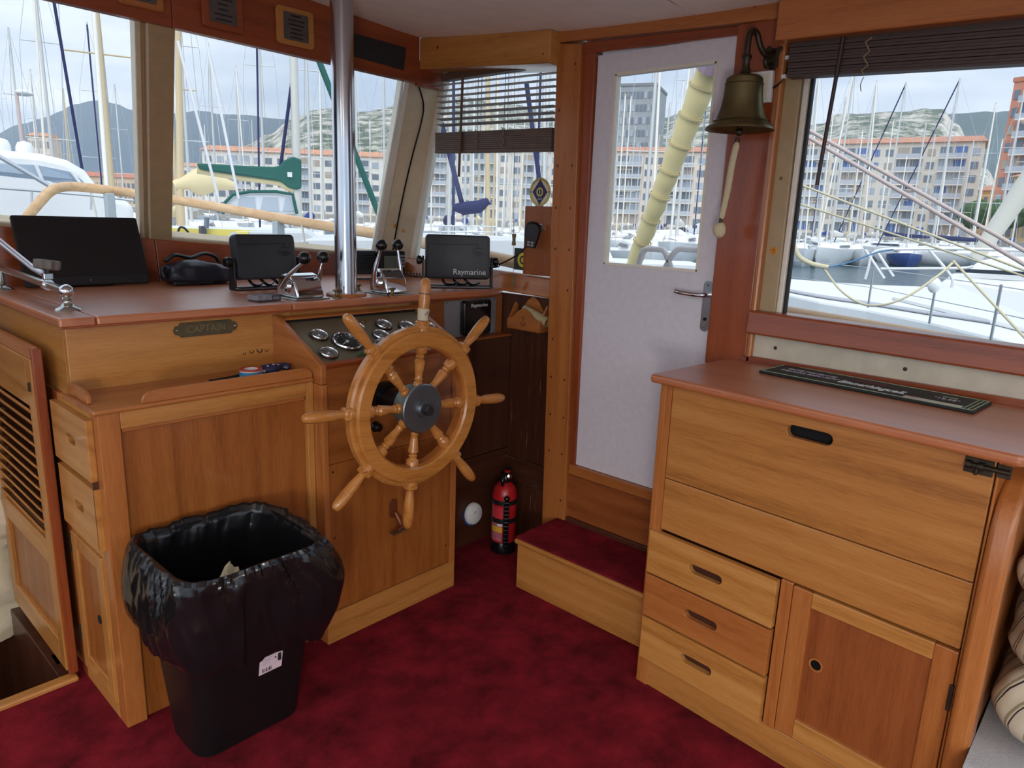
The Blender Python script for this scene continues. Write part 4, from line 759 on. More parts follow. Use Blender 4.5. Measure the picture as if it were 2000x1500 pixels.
for k, (z0, z1, tone) in enumerate(((.425, .574, 'gold'), (.268, .418, 'orange'), (.110, .261, 'gold'))):
    d = slot_panel(.442, z1-z0, .022, .216, (z1-z0)*.52, .115, .03).xf(Matrix.Translation((-.006, -.02, z0))).build('drawer', wood(tone, 'x'), cb, bevel=.004)
    MB().box(.0, .43, .004, .028, z0+.004, z1-.004).build('drawer_box', wood('dark', 'x'), d)
cbx('divider_stile', 'orange', 'z', .44, .476, -.004, .02, .105, .58); cbx('toe_board', 'honey', 'x', .0, .892, .002, .02, 0, .106)
for a in ((.478, .532, .112, .576), (.838, .89, .112, .576)): cbx('door_stile', 'orange', 'z', a[0], a[1], -.006, .018, a[2], a[3])
cbx('door_rail', 'gold', 'x', .532, .838, -.006, .018, .53, .576); cbx('door_rail', 'gold', 'x', .532, .838, -.006, .018, .112, .175)
dp = cbx('door_panel', 'door', 'z', .53, .84, .004, .014, .17, .535, bevel=0)
MB().lathe([(.015, .0), (.0185, 0), (.02, .003), (.015, .003)], (.566, .004, .366), (0, -1, 0), 24, closed=True).build('finger_ring', wood('orange', 'x'), dp, smooth=40); MB().lathe([(0, .001), (.015, .001)], (.566, .004, .366), (0, -1, 0), 24).build('finger_hole', RECESS_SHADE, dp)
for z_ in (.42, .15): MB().box(.886, .895, -.012, -.004, z_, z_+.07).build('hinge', BRONZE, cb, bevel=.001)
tpm = [(-.045, -.035), (.935, -.04), (.955, -.02), (.955, .52), (-.02, .442), (-.05, .40)]
MB().prism([(u, v, 1.064) for u, v in tpm], (0, 0, .028)).build('top_board', wood('top', 'x'), cb, bevel=.01, seg=3)
la = thing('barrel_latch', 'dark bronze barrel latch at the corner of the fall front', 'latch', (1.937-.082*.868, 1.095-.997*.868, 1.02), (0, 0, RZ))
MB().box(-.04, .018, -.008, -.004, -.0, .036).build('plate', BRONZE, la, bevel=.001); MB().cyl((-.035, -.012, .02), (.05, -.012, .02), .006, n=12).build('bolt', BRONZE, la, smooth=50); MB().cyl((-.012, -.012, .02), (-.012, -.024, .002), .004, n=10).build('bolt_knob', BRONZE, la, smooth=50)
for x_ in (-.03, -.005): MB().lathe([(.006, -.006), (.01, -.006), (.01, .006), (.006, .006)], (x_, -.012, .02), (1, 0, 0), 14, closed=True).build('guide', BRONZE, la, smooth=40)
MB().box(.024, .052, -.008, -.004, .004, .034).build('keeper', BRONZE, la, bevel=.001)
# bar mat
bm_ = thing('bar_mat', 'long black rubber bar mat with white lettering on the cabinet top', 'mat', (2.264, .61, 1.092), (0, 0, RZ))
MB().box(-.305, .305, -.086, .086, 0, .009).build('mat', plain('black_rubber', (24, 28, 28), .6, bump=.4, bscale=320), bm_, bevel=.003)
GRN = plain('pale_green', (150, 164, 132), .7)
for a in ((-.3, .3, -.081, -.078), (-.3, .3, .078, .081), (-.3, -.297, -.081, .081), (.297, .3, -.081, .081), (.286, .289, -.081, .081), (.275, .278, -.081, .081)): MB().box(a[0], a[1], a[2], a[3], .009, .0105).build('border_line', GRN, bm_)
XY = lambda x, y: basis((x, y, .0098), (1, 0, 0), (0, 1, 0))
text_mb('Binnerhinguell.', .052, .0008, shear=.3, xs=.62).xf(XY(.02, -.022)).build('lettering', INK, bm_)
text_mb('TASTE THE ISLAND', .026, .0006, shear=.2, xs=.72).xf(XY(-.18, .022)).build('lettering', plain('mauve_print', (176, 166, 180), .7), bm_); text_mb('THE DARK, RICH NOTE"', .026, .0006, shear=.2, xs=.66).xf(XY(-.175, -.012)).build('lettering', plain('mauve_print', (176, 166, 180), .7), bm_)
MB().box(-.06, .045, .022, .05, .009, .0102).build('red_emblem', plain('maroon_print', (92, 34, 44), .7), bm_); MB().box(.125, .27, -.072, -.05, .009, .0102).build('pale_bar', plain('cream_print', (206, 204, 188), .7), bm_); MB().box(.125, .16, -.0715, -.0505, .0102, .0106).build('pink_bar', plain('pink_print', (206, 160, 156), .7), bm_)
text_mb('SINCE', .02, .0006, xs=.7).xf(XY(.215, .03)).build('lettering', GRN, bm_); text_mb('"19.58"', .026, .0006, xs=.85).xf(XY(.215, .0)).build('lettering', plain('mauve_print', (176, 166, 180), .7), bm_)
# ================================================================ settee at the right edge
sa = thing('settee', 'settee with curved varnished wooden arm beside the fall front cabinet', 'settee', (2.05, -.3, 0))
pf = [(1.858, 0), (1.836, .3), (1.828, .55), (1.836, .80), (1.846, .90), (1.872, .965), (1.915, 1.0), (1.97, 1.015), (2.2, 1.02), (2.36, 1.02), (2.36, .93), (2.2, .93), (1.99, .925), (1.945, .905), (1.92, .86), (1.912, .80), (1.91, .5), (1.925, 0)]
MB().prism([(a, .148, b) for a, b in pf], (0, .05, 0)).build('arm', wood('orange', 'z'), sa, bevel=.012, seg=3, smooth=50)
boxed('end_board', wood('orange', 'z'), sa, 1.92, 2.35, .152, .176, 0, .92)
se = sa
boxed('base', wood('orange', 'y'), se, 1.80, 2.36, -1.2, .146, 0, .24); MB().box(1.735, 2.36, -1.2, .146, .242, .345).build('seat_cushion', plain('beige_cloth', (198, 186, 164), .9, bump=.3, bscale=300), se, bevel=.03, seg=3, smooth=50)
def tw(u, v):
    x = 1.70+.5*u; y = .147-.78*v; z = .357+.004*noise.noise(Vector((x*9, y*9, 0)))
    if u < .12: z -= ((.12-u)/.12)**1.4*.2; x = 1.724-.012*(u < .06)+.008*noise.noise(Vector((0, y*14, z*14)))
    return (x, y, z)
tw_ = MB().grid(30, 36, tw); tw_.grid(30, 36, lambda u, v: Vector(tw(u, v))+Vector((.004, 0, -.004)))
tag(tw_.build('towel', plain('grey_towel', (186, 186, 188), .95, bump=.9, bscale=420, var=.08), smooth=60, fix=False), 'pale grey towelling cover spread over the settee seat', 'towel')
def stripes():
    m, nt, b = newmat('striped_linen'); tc = nd(nt, 'ShaderNodeTexCoord'); mp = nd(nt, 'ShaderNodeMapping'); mp.inputs['Rotation'].default_value = (R_(12), 0, 0); sx = nd(nt, 'ShaderNodeSeparateXYZ'); nt.links.new(tc.outputs['Object'], mp.inputs[0]); nt.links.new(mp.outputs[0], sx.inputs[0])
    mu = nd(nt, 'ShaderNodeMath', operation='MULTIPLY'); mu.inputs[1].default_value = 13; ad = nd(nt, 'ShaderNodeMath', operation='MULTIPLY_ADD'); nt.links.new(sx.outputs['Z'], ad.inputs[0]); ad.inputs[1].default_value = .5; nt.links.new(sx.outputs['Y'], ad.inputs[2]); a2 = nd(nt, 'ShaderNodeMath', operation='ADD'); nt.links.new(ad.outputs[0], a2.inputs[0]); nt.links.new(sx.outputs['X'], a2.inputs[1]); nt.links.new(a2.outputs[0], mu.inputs[0]); fr = nd(nt, 'ShaderNodeMath', operation='FRACT'); nt.links.new(mu.outputs[0], fr.inputs[0])
    r = nd(nt, 'ShaderNodeValToRGB'); r.color_ramp.interpolation = 'CONSTANT'; e = r.color_ramp.elements; e[0].color = (*lin((206, 196, 172)), 1); e[1].position = .55; e[1].color = (*lin((52, 46, 44)), 1)
    for p, c in ((.63, (206, 196, 172)), (.72, (150, 140, 112)), (.86, (206, 196, 172))): q = e.new(p); q.color = (*lin(c), 1)
    nt.links.new(fr.outputs[0], r.inputs[0]); nt.links.new(r.outputs[0], b.inputs['Base Color']); b.inputs['Roughness'].default_value = .9; return m
def pillow(name, c, size, rot, label, seed):
    def f(u, v):
        a = u*2*math.pi; p = (v-.5)*math.pi; e = .55
        g = lambda t: math.copysign(abs(t)**e, t)
        q = Vector((math.cos(p)*g(math.cos(a)), math.cos(p)*g(math.sin(a)), 0)); q = Vector((g(math.cos(a))*abs(math.cos(p))**.35, g(math.sin(a))*abs(math.cos(p))**.35, math.sin(p)))
        q = Vector((q.x*size[0]/2, q.y*size[1]/2, q.z*size[2]/2)); n = noise.noise(q*11+Vector((seed, 0, 0)))*.014 + noise.noise(q*30)*.004
        return Vector(c) + rot @ (q*(1+n*6/max(size)*.5) + Vector((0, 0, n)))
    o = MB().grid(40, 20, f, wrapu=True).build(name, MATS.setdefault('stripes', stripes()), smooth=75); return tag(o, label, 'cushion', 'striped cushions on the settee')
for k_, (dx, dy, rz_, lb_) in enumerate(((0, 0, 0, 'lowest striped linen cushion of the stack against the settee arm'), (.012, -.006, 2, 'middle striped linen cushion of the stack against the settee arm'), (.02, -.004, -3, 'topmost striped linen cushion of the stack against the settee arm'))):
    pillow('striped_cushion', (2.10+dx, -.055+dy, .447+.163*k_), (.46, .39, .165), Matrix.Rotation(R_(rz_), 3, 'Z'), lb_, k_*7)
# ================================================================ waste bin with black liner
wb = thing('waste_bin', 'tall black plastic waste bin in front of the console cabinet', 'bin', (.865, 1.87, 0))
def rr(z, x0, x1, y0, y1, r=.05, n=6): return [((x0+x1)/2+u, (y0+y1)/2+v, z) for u, v in rrect(x1-x0, y1-y0, r, n)]
def binring(z, g=0): f = z/.62; return rr(z, .708-.05*f-g, 1.035+.022*f+g, 1.782-.13*f-g, 2.0+.04*f+g, .055)
rg = [binring(0, -.006), binring(.006), binring(.3), binring(.615), binring(.62, .004), binring(.62, -.004), binring(.3, -.006), binring(.012, -.006)]
MB().loft(rg).build('body', plain('bin_black', (14, 14, 15), .42, bump=.05, bscale=200), wb, smooth=35)
lb = MB().hexa([(.795, 1.0, .0)]*4, [(0, 0, 0)]*4); lb = MB()
fy = lambda z: 1.782-.13*z/.62-.0016
lb.hexa([(.868, fy(.232), .232), (.94, fy(.232), .232), (.94, fy(.232)+.001, .232), (.868, fy(.232)+.001, .232)], [(.868, fy(.292), .292), (.94, fy(.292), .292), (.94, fy(.292)+.001, .292), (.868, fy(.292)+.001, .292)])
st_ = lb.build('price_sticker', plain('pink_sticker', (218, 196, 202), .5, var=.08, bscale=90), wb)
bc = MB()
for k in range(9): x_ = .878+.0035*k; bc.box(x_, x_+.0008+.001*(k % 3 == 0), fy(.246)-.0012, fy(.246)-.0002, .239, .252)
bc.box(.925, .934, fy(.285)-.0008, fy(.265)-.0002, .262, .286).box(.915, .919, fy(.277)-.0008, fy(.275)-.0002, .274, .279); tag(bc.build('barcode', DKINK, st_), kind='stuff')
tx = MB()
for k in range(4): tx.box(.874, .905-.004*(k % 2), fy(.285-.006*k)-.0008, fy(.285-.006*k)-.0001, .284-.006*k, .2855-.006*k)
tag(tx.build('small_print', plain('mauve_print', (176, 166, 180), .7), st_), kind='stuff')
LIN = plain('liner_film', (20, 20, 22), .2, bump=.15, bscale=30)
NS = 168
def outline(u, x0, x1, y0, y1, e=.34):
    a = u*2*math.pi; c, s = math.cos(a), math.sin(a); k = (abs(c)**(2/e)+abs(s)**(2/e))**(-e/2)
    return Vector(((x0+x1)/2+c*k*(x1-x0)/2, (y0+y1)/2+s*k*(y1-y0)/2, 0)), Vector((c, s, 0))
PATH = [(.05, -.055, 0), (.2, -.03, .2), (.4, -.016, .4), (.56, -.012, .6), (.61, -.006, .9), (.628, .002, 1), (.632, .010, 1), (.622, .018, 1), (.60, .026, 1), (.56, .034, .8), (.5, .042, .6), (.44, .046, .5), (.40, .044, .5), (.372, .040, .6), (.36, .036, .7)]
def liner(u, v):
    t = v*(len(PATH)-1); k = min(int(t), len(PATH)-2); f = t-k; z, g, w = [PATH[k][i]*(1-f)+PATH[k+1][i]*f for i in range(3)]
    q = z/.62; p, d = outline(u, .708-.05*q-g, 1.035+.022*q+g, 1.782-.13*q-g, 2.0+.04*q+g)
    sk = u*6.283+z*1.2; nz_ = noise.noise(Vector((math.cos(sk)*3, math.sin(sk)*3, z*5)))*.5 + (1-abs(noise.noise(Vector((math.cos(sk)*9, math.sin(sk)*9, z*6)))*2.4))*.35 + (1-abs(noise.noise(Vector((math.cos(u*6.283)*5+9, math.sin(u*6.283)*5, z*8+u*3))))*2.2)*.35
    out = g > .005
    amp = .014*w*(1 if out else .5); dz = 0
    if out:
        h = max(0, (.632-z)/.26); dz = -h*(.045*math.sin(u*6.283*1+2.2) + .03*noise.noise(Vector((math.cos(u*6.283)*3, math.sin(u*6.283)*3, 4)))); 
        side = max(0, d.x*.75+.1)*math.sin(min(1, h)*math.pi)*.05 ; p += d*side
        if d.x < -.3: p += d*.02*h
        if d.y > .3: amp *= .3; p.y = min(p.y, 2.062)
    r = p + d*(nz_-.25)*amp*1.6; r.z = z+dz + (nz_-.3)*.010*(w if .59 < z else .2); r.y = min(r.y, 2.07)
    return r
bl = MB().grid(240, 84, liner, wrapu=True).build('bin_liner', LIN, wb, smooth=22, fix=False); bl['label'] = 'shiny crumpled black plastic liner folded over the rim'
MB().loft([rr(.05, .73, 1.02, 1.80, 1.98), rr(.06, .73, 1.02, 1.80, 1.98)]).build('liner_bottom', LIN, wb)
def pap(u, v): return (.80+.06*u+.02*noise.noise(Vector((u*4, v*4, 1))), 1.76+.05*v, .53+.04*noise.noise(Vector((u*3, v*3, 7)))+.025*math.sin(u*3)*v)
cp_ = MB().grid(10, 8, pap); cp_.grid(10, 8, lambda u, v: Vector(pap(u, v))+Vector((0, 0, -.002))); tag(cp_.build('crumpled_paper', plain('kraft_paper', (206, 196, 166), .9), smooth=20, fix=False), 'crumpled cream paper lying inside the lined bin', 'paper')
# ================================================================ ship bell
be = thing('ship_bell', 'aged bronze ship bell on a scrolled wall bracket with cord lanyard', 'bell', (2.25, 1.095, 1.85))
bx, by = 2.25, 1.096
bp_ = [(0, 2.02), (.02, 2.018), (.045, 2.012), (.056, 2.004), (.0585, 1.99), (.061, 1.95), (.066, 1.92), (.075, 1.893), (.088, 1.872), (.1, 1.862), (.107, 1.855), (.1075, 1.85), (.101, 1.852), (.09, 1.862), (.078, 1.876), (.066, 1.9), (.056, 1.95), (.05, 2.0), (0, 2.006)]
MB().lathe(bp_, (bx, by, 0), n=48).build('bell', BELLM, be, smooth=40)
for z_, r_ in ((1.876, .0868), (1.987, .0597)): MB().lathe([(r_-.004, z_-.003), (r_+.0012, z_), (r_-.004, z_+.003)], (bx, by, 0), n=48, closed=True).build('moulding', BELLM, be, smooth=40)
MB().lathe([(.012, 2.015), (.017, 2.022), (.012, 2.034), (.011, 2.055), (.016, 2.066), (.013, 2.075), (0, 2.078)], (bx, by, 0), n=18).build('crown', BRONZE, be, smooth=40)
MB().tube(smooth_path([(2.366, 1.062, 2.10), (2.345, 1.064, 2.088), (2.318, 1.069, 2.085), (2.298, 1.078, 2.105), (2.282, 1.086, 2.14), (2.262, 1.094, 2.145), (2.25, 1.096, 2.12), (2.25, 1.096, 2.07)]), [.011, .01, .01, .009, .009, .009, .0095], 12).build('bracket_arm', BRONZE, be, smooth=50)
MB().tube(smooth_path([(2.36, 1.062, 2.06), (2.335, 1.067, 2.05), (2.325, 1.068, 2.068), (2.34, 1.066, 2.08)]), .008, 10).build('bracket_scroll', BRONZE, be, smooth=50)
MB().prism([(2.368, 1.06+u, 2.085+v) for u, v in ((-.025, .03), (.0, .022), (.022, .035), (.03, .02), (.018, .0), (.016, -.03), (0, -.045), (-.016, -.03), (-.014, -.0), (-.03, .018))], (-.008, 0, 0)).build('wall_plate', BRONZE, be, bevel=.002)
cp2 = MB().tube([(bx, by, 1.95), (bx, by, 1.85), (bx, by, 1.838)], [.006, .007, .007], 10).sph((bx, by, 1.845), .013, 14).build('clapper', BRONZE, be, smooth=60)
MB().lathe([(.005, -.002), (.009, -.002), (.009, .002), (.005, .002)], (bx, by+.003, 1.82), (1, 0, 0), 14, closed=True).build('shackle', BRONZE, cp2, smooth=40)
LAN = plain('hemp_cord', (206, 194, 158), .9, bump=.8, bscale=180)
MB().tube(smooth_path([(bx, by+.003, 1.815), (bx, by+.008, 1.785), (bx, by+.014, 1.74), (bx, by+.02, 1.66), (bx, by+.03, 1.585), (bx, by+.032, 1.57)]), [.004, .007, .009, .0115, .0115, .0115, .011, .0115, .0115, .0115, .011, .0115, .0115, .011, .0115, .0115, .011, .0115, .011, .0105, .01, .0105, .0105, .01, .01, .009, .008, .006, .004], 10, flat=.7).build('lanyard', LAN, be, smooth=60)
MB().tube([(bx, by+.032, 1.575), (bx, by+.033, 1.558)], .006, 10).build('lanyard_ferrule', BRONZE, be, smooth=50)
MB().grid(20, 12, lambda u, v: Vector((bx, by+.034, 1.537)) + Vector((math.sin(v*math.pi)*math.cos(u*6.283)*.018, math.sin(v*math.pi)*math.sin(u*6.283)*.021, math.cos(v*math.pi)*.025))*(1+.18*noise.noise(Vector((math.cos(u*6.28)*2, math.sin(u*6.28)*2, v*3)))), wrapu=True).build('lanyard_knot', LAN, be, smooth=60)
sw = thing('junction_box', 'small white plastic box on the post behind the bell', 'box', (2.36, 1.09, 1.95)); boxed('case', DIRTW, sw, 2.348, 2.37, 1.05, 1.128, 1.945, 2.042, bevel=.004); boxed('cover', plain('cream_cover', (216, 210, 192), .5), sw, 2.345, 2.348, 1.06, 1.118, 1.955, 2.032)
wr = MB().tube(smooth_path([(2.362, 1.05, 1.99), (2.358, 1.03, 2.0), (2.36, 1.012, 2.025), (2.365, 1.008, 2.07), (2.37, 1.01, 2.1)]), .003, 6).build('wire', BLACKS, smooth=60); tag(wr, 'short black wire from the white box to the window valance', 'wire')
for i, (y_, z_) in enumerate(((1.016, 2.02), (1.01, 2.075))): tag(MB().box(2.352, 2.366, y_-.008, y_+.008, z_-.006, z_+.006).build('cable_clip', DIRTW, bevel=.002), ['white cable clip beside the junction box wire', 'white cable clip just under the window valance'][i], 'clip', 'cable clips')
# ================================================================ slatted blinds
BLD = plain('dark_blind_wood', (70, 54, 50), .5, stretch=(1, .15, 8), bscale=40, var=.2); BLB = plain('brown_blind_wood', (96, 74, 60), .5, stretch=(1, .15, 8), bscale=40, var=.2)
SLAT = plain('pale_slat', (150, 138, 134), .45); CORD = plain('blind_cord', (140, 122, 92), .8)
b1 = thing('window_blind', 'brown wooden slatted blind half raised over the forward side window', 'blind', (2.43, 2.37, 1.83))
def slope(y): return .02*(y-2.006)/.73
boxed('head_rail', BLB, b1, 2.40, 2.45, 2.0, 2.70, 2.17, 2.20)
for k in range(9):
    z_ = 1.958+k*.026; t = R_(-14+2.6*k)
    MB().hexa([(2.408, 2.006, z_-.012*math.tan(t)), (2.444, 2.006, z_+.012*math.tan(t)), (2.444, 2.735, z_+.012*math.tan(t)+.015), (2.408, 2.735, z_-.012*math.tan(t)+.015)], [(2.408, 2.006, z_+.0028-.012*math.tan(t)), (2.444, 2.006, z_+.0028+.012*math.tan(t)), (2.444, 2.735, z_+.0178+.012*math.tan(t)), (2.408, 2.735, z_+.0178-.012*math.tan(t))]).build('slat', SLAT, b1)
for k in range(9):
    z_ = 1.846+k*.0088
    MB().hexa([(2.404, 2.004, z_), (2.444, 2.004, z_), (2.444, 2.738, z_+.015), (2.404, 2.738, z_+.015)], [(2.404, 2.004, z_+.0076), (2.444, 2.004, z_+.0076), (2.444, 2.738, z_+.0226), (2.404, 2.738, z_+.0226)]).build('stacked_slat', BLB, b1)
MB().hexa([(2.403, 2.003, 1.83), (2.445, 2.003, 1.83), (2.445, 2.739, 1.845), (2.403, 2.739, 1.845)], [(2.403, 2.003, 1.845), (2.445, 2.003, 1.845), (2.445, 2.739, 1.860), (2.403, 2.739, 1.86)]).build('bottom_rail', BLB, b1, bevel=.002)
for y_ in (2.449, 2.281): MB().cyl((2.405, y_, 1.85), (2.405, y_, 2.17), .0014, n=6).build('ladder_cord', CORD, b1); MB().cyl((2.447, y_+.02, 1.85), (2.447, y_+.02, 2.17), .0014, n=6).build('ladder_cord', CORD, b1); MB().tube([(2.402-.004*(k % 2), y_+.008*math.sin(k*2.1), 1.852+.0125*k) for k in range(8)], .0022, 6).build('gathered_cord', CORD, b1)
MB().cyl((2.396, 2.542, 2.18), (2.396, 2.556, 1.732), .0062, n=8).build('tilt_wand', BLB, b1, smooth=60)
MB().cyl((2.41, 2.232, 2.17), (2.43, 2.215, 1.29), .0012, n=6).build('pull_cord', CORD, b1)
MB().lathe([(0, 0), (.009, 0), (.010, .006), (.0075, .02), (.0075, .03), (.01, .045), (.009, .052), (0, .052)], (2.427, 2.217, 1.43), n=14).build('cord_tassel', plain('tassel_wood', (124, 104, 70), .6), b1, smooth=45); MB().box(2.425, 2.433, 2.206, 2.222, 1.245, 1.292).build('cord_end', plain('tassel_wood', (124, 104, 70), .6), b1, bevel=.002)
b2 = thing('window_blind', 'dark wooden slatted blind drawn up at the top of the aft side window', 'blind', (2.33, .3, 2.0))
MB().hexa([(2.31, -1.4, 1.985), (2.355, -1.4, 1.985), (2.355, .985, 2.085), (2.31, .985, 2.085)], [(2.31, -1.4, 2.04), (2.355, -1.4, 2.04), (2.355, .985, 2.12), (2.31, .985, 2.12)]).build('head_rail', BLD, b2)
for k in range(11):
    f = lambda y: 2.006-.042*(.985-y)+k*.0086
    e = .0015*((k*37) % 5-2); z0, z1 = f(.985), f(-1.4)
    MB().hexa([(2.305+e, -1.4, z1), (2.352+e, -1.4, z1), (2.352+e, .985, z0), (2.305+e, .985, z0)], [(2.305+e, -1.4, z1+.0072), (2.352+e, -1.4, z1+.0072), (2.352+e, .985, z0+.0072), (2.305+e, .985, z0+.0072)]).build('stacked_slat', BLD, b2)
MB().cyl((2.298, .826, 2.10), (2.298, .847, 1.683), .0062, n=8).build('tilt_wand', plain('wand_dark', (52, 30, 36), .4), b2, smooth=60); MB().cyl((2.298, .826, 2.115), (2.298, .826, 2.09), .003, n=6).build('wand_hook', BRONZE, b2)
for y_ in (.755, .30): MB().tube([(2.303-.004*(k % 2), y_+.009*math.sin(k*2.1), 2.0-.042*(.985-y_)+.0125*k) for k in range(9)], .0026, 6).build('gathered_cord', CORD, b2); MB().tube(smooth_path([(2.303, y_, 1.995-.042*(.985-y_)), (2.303, y_+.006, 1.975-.042*(.985-y_)), (2.303, y_+.002, 1.955-.042*(.985-y_))]), .0012, 6).build('loose_cord', CORD, b2)
# ================================================================ stickers
s1 = thing('round_sticker', 'round gold and navy club sticker on the forward side window', 'sticker', (2.511, 2.147, 1.61)); GLD = plain('sticker_gold', (206, 188, 104), .5); NAV = plain('sticker_navy', (44, 38, 78), .5); PAL = plain('sticker_pale', (226, 214, 196), .5)
sy, sz_ = 2.146, 1.669
MB().lathe([(0, 0), (.062, 0), (.062, .0008), (0, .0008)], (2.5115, sy, sz_), (-1, 0, 0), 40).build('disc', PAL, s1); MB().lathe([(.049, .0009), (.061, .0009), (.061, .0012), (.049, .0012)], (2.5115, sy, sz_), (-1, 0, 0), 40, closed=True).build('gold_ring', GLD, s1)
MB().prism([(2.5105, sy+u, sz_+v) for u, v in ((-.044, 0), (0, .055), (.044, 0), (0, -.055))], (-.0006, 0, 0)).build('navy_diamond', NAV, s1); MB().lathe([(.012, 0), (.02, 0), (.02, .0006), (.012, .0006)], (2.5098, sy, sz_), (-1, 0, 0), 28, closed=True).build('gold_eye', GLD, s1); MB().box(2.5092, 2.5098, sy-.002, sy+.002, sz_-.009, sz_+.009).build('white_mark', INK, s1)
text_mb('CLUB', .012, .0003, xs=.9).xf(basis((2.5094, sy, sz_-.03), (0, -1, 0), (0, 0, 1))).build('lettering', INK, s1)
for u, v, w, h in ((-.055, 0, .011, .003), (.055, 0, .011, .003), (0, -.055, .003, .011)): MB().box(2.5098, 2.5104, sy+u-w/2, sy+u+w/2, sz_+v-h/2, sz_+v+h/2).build('tick', NAV, s1)
for k in range(13): a = R_(40+100*k/12); MB().box(2.5098, 2.5103, sy+.055*math.cos(a)-.0022, sy+.055*math.cos(a)+.0022, sz_+.055*math.sin(a)-.0022, sz_+.055*math.sin(a)+.0022).build('ring_print', plain('sticker_ink', (96, 82, 40), .6), s1)
s2 = thing('square_sticker', 'small dark green square sticker with yellow disc low on the side window', 'sticker', (2.511, 2.24, 1.312)); MB().box(2.5108, 2.5115, 2.196, 2.288, 1.315, 1.415).build('square', plain('sticker_green', (48, 58, 50), .5), s2); MB().lathe([(0, 0), (.034, 0), (.034, .0006), (0, .0006)], (2.5105, 2.232, 1.362), (-1, 0, 0), 30).build('yellow_disc', plain('sticker_yellow', (220, 196, 70), .5), s2); MB().lathe([(.012, .0007), (.02, .0007), (.02, .001), (.012, .001)], (2.5105, 2.232, 1.362), (-1, 0, 0), 26, closed=True).build('ring', plain('sticker_green', (48, 58, 50), .5), s2)
# ================================================================ plaques on the header
PL = plain('pewter_plate', (104, 100, 96), .4, .6, var=.15, bscale=30)
def plaque(cx, cz_, w, h, tone, lab, lines, seed):
    t = thing('plaque', lab, 'plaque', (cx, 2.74, cz_-h/2), group='plaques on the header')
    MB().prism([(cx+u, 2.745, cz_+v) for u, v in rrect(w, h, .016)], (0, -.014, 0)).build('board', wood(tone, 'x'), t, bevel=.004); MB().prism([(cx+u, 2.7308, cz_+v) for u, v in rrect(w*.66, h*.72, .006)], (0, -.002, 0)).build('plate', PL, t)
    rnd = random.Random(seed)
    for k in range(lines):
        z_ = cz_+h*.28-k*h*.56/(lines-1); ww = w*.5*rnd.uniform(.45, .95); MB().box(cx-ww/2, cx+ww/2, 2.7284, 2.7289, z_-.0035, z_+.0035 if k == 0 else z_+.002).build('engraved_line', DKINK, t)
plaque(1.661, 2.257, .166, .14, 'gold', 'light wood plaque with engraved metal plate nearest the steel pole', 6, 1)
plaque(1.362, 2.265, .158, .155, 'red', 'dark wood plaque with engraved metal plate in the middle of the header', 6, 2)
plaque(1.075, 2.27, .15, .14, 'orange', 'orange wood plaque with engraved metal plate cut by the photo top edge', 5, 3)
hp_ = thing('header_panel', 'flat black rectangular panel on the header right of the pole', 'panel', (2.08, 2.74, 2.2)); MB().hexa([(1.915, 2.741, 2.203), (2.214, 2.741, 2.19), (2.214, 2.745, 2.19), (1.915, 2.745, 2.203)], [(1.915, 2.741, 2.294), (2.228, 2.741, 2.288), (2.228, 2.745, 2.288), (1.915, 2.745, 2.294)]).build('plate', plain('black_panel', (36, 38, 42), .5), hp_); MB().lathe([(.006, 0), (.008, 0), (.008, .001), (.006, .001)], (2.03, 2.7408, 2.25), (0, -1, 0), 16, closed=True).build('mark', BLACKS, hp_)
plq = thing('cable', 'black cable clipped down the cream corner post', 'cable', (2.44, 2.97, 1.3))
lerp4 = lambda t, f: pface(f, t, .007)
MB().tube(smooth_path([lerp4(.97, .25), lerp4(.92, .45), lerp4(.86, .6), lerp4(.78, .62), lerp4(.6, .52), lerp4(.4, .45), lerp4(.2, .42), lerp4(.02, .42)]), .0042, 8).build('sheath', BLACKS, plq, smooth=60)
# ================================================================ crumpled cloth beyond the companionway
def cloth(u, v):
    x = .02+.6*u; z = -.15+1.0*v; p = Vector((x*7, 0, z*7)); return (x, 3.0+.05*noise.noise(p)+.025*abs(noise.noise(p*2.7))+.15*(1-v), z)
cc = MB().grid(40, 60, cloth); cc.grid(40, 60, lambda u, v: Vector(cloth(u, v))+Vector((0, .006, 0))); tag(cc.build('hanging_cloth', plain('beige_linen', (206, 190, 160), .9), smooth=60, fix=False), 'crumpled beige cloth hanging beyond the louvred door', 'cloth')
ch = MB().tube(smooth_path([(.38, 2.86, .70), (.46, 2.86, .70), (.49, 2.87, .69), (.50, 2.92, .68)]), .009, 10).build('companionway_handle', CHROME, smooth=50); tag(ch, 'bent chrome handle in the companionway at the left edge', 'handle')
# ================================================================ outside: the marina
WZ = -1.0                                                     # water level
def on_z(px, py, z):
    w = c_right*((px-1000)/1387) - c_up*((py-750)/1387) + c_fwd
    k = (z-CAM_Z)/w.z; return Vector((w.x*k, w.y*k, z))
def bear(px, D, z=0.0): p = at(px, 430, D); return Vector((p.x, p.y, z))
rnd = random.Random(7)
HULL = plain('hull_white', (232, 233, 232), .35); HULLB = plain('hull_blue', (44, 74, 140), .35); DECK = plain('deck_white', (236, 236, 234), .55); HULLG = plain('hull_grey', (206, 210, 212), .4)
MASTM = plain('mast_alloy', (206, 206, 202), .4, .3); MASTW = plain('mast_wood', (206, 186, 150), .5); WIRE = plain('rig_wire', (190, 194, 198), .4, .5)
BLUEC = plain('cover_blue', (44, 72, 150), .8); NAVYC = plain('cover_navy', (40, 46, 88), .8); CREAMC = plain('cover_cream', (222, 206, 164), .85); TEAL = plain('cover_teal', (38, 96, 88), .8); WHITEC = plain('cover_white', (226, 222, 212), .85); TINT = plain('tinted_window', (52, 62, 78), .1)
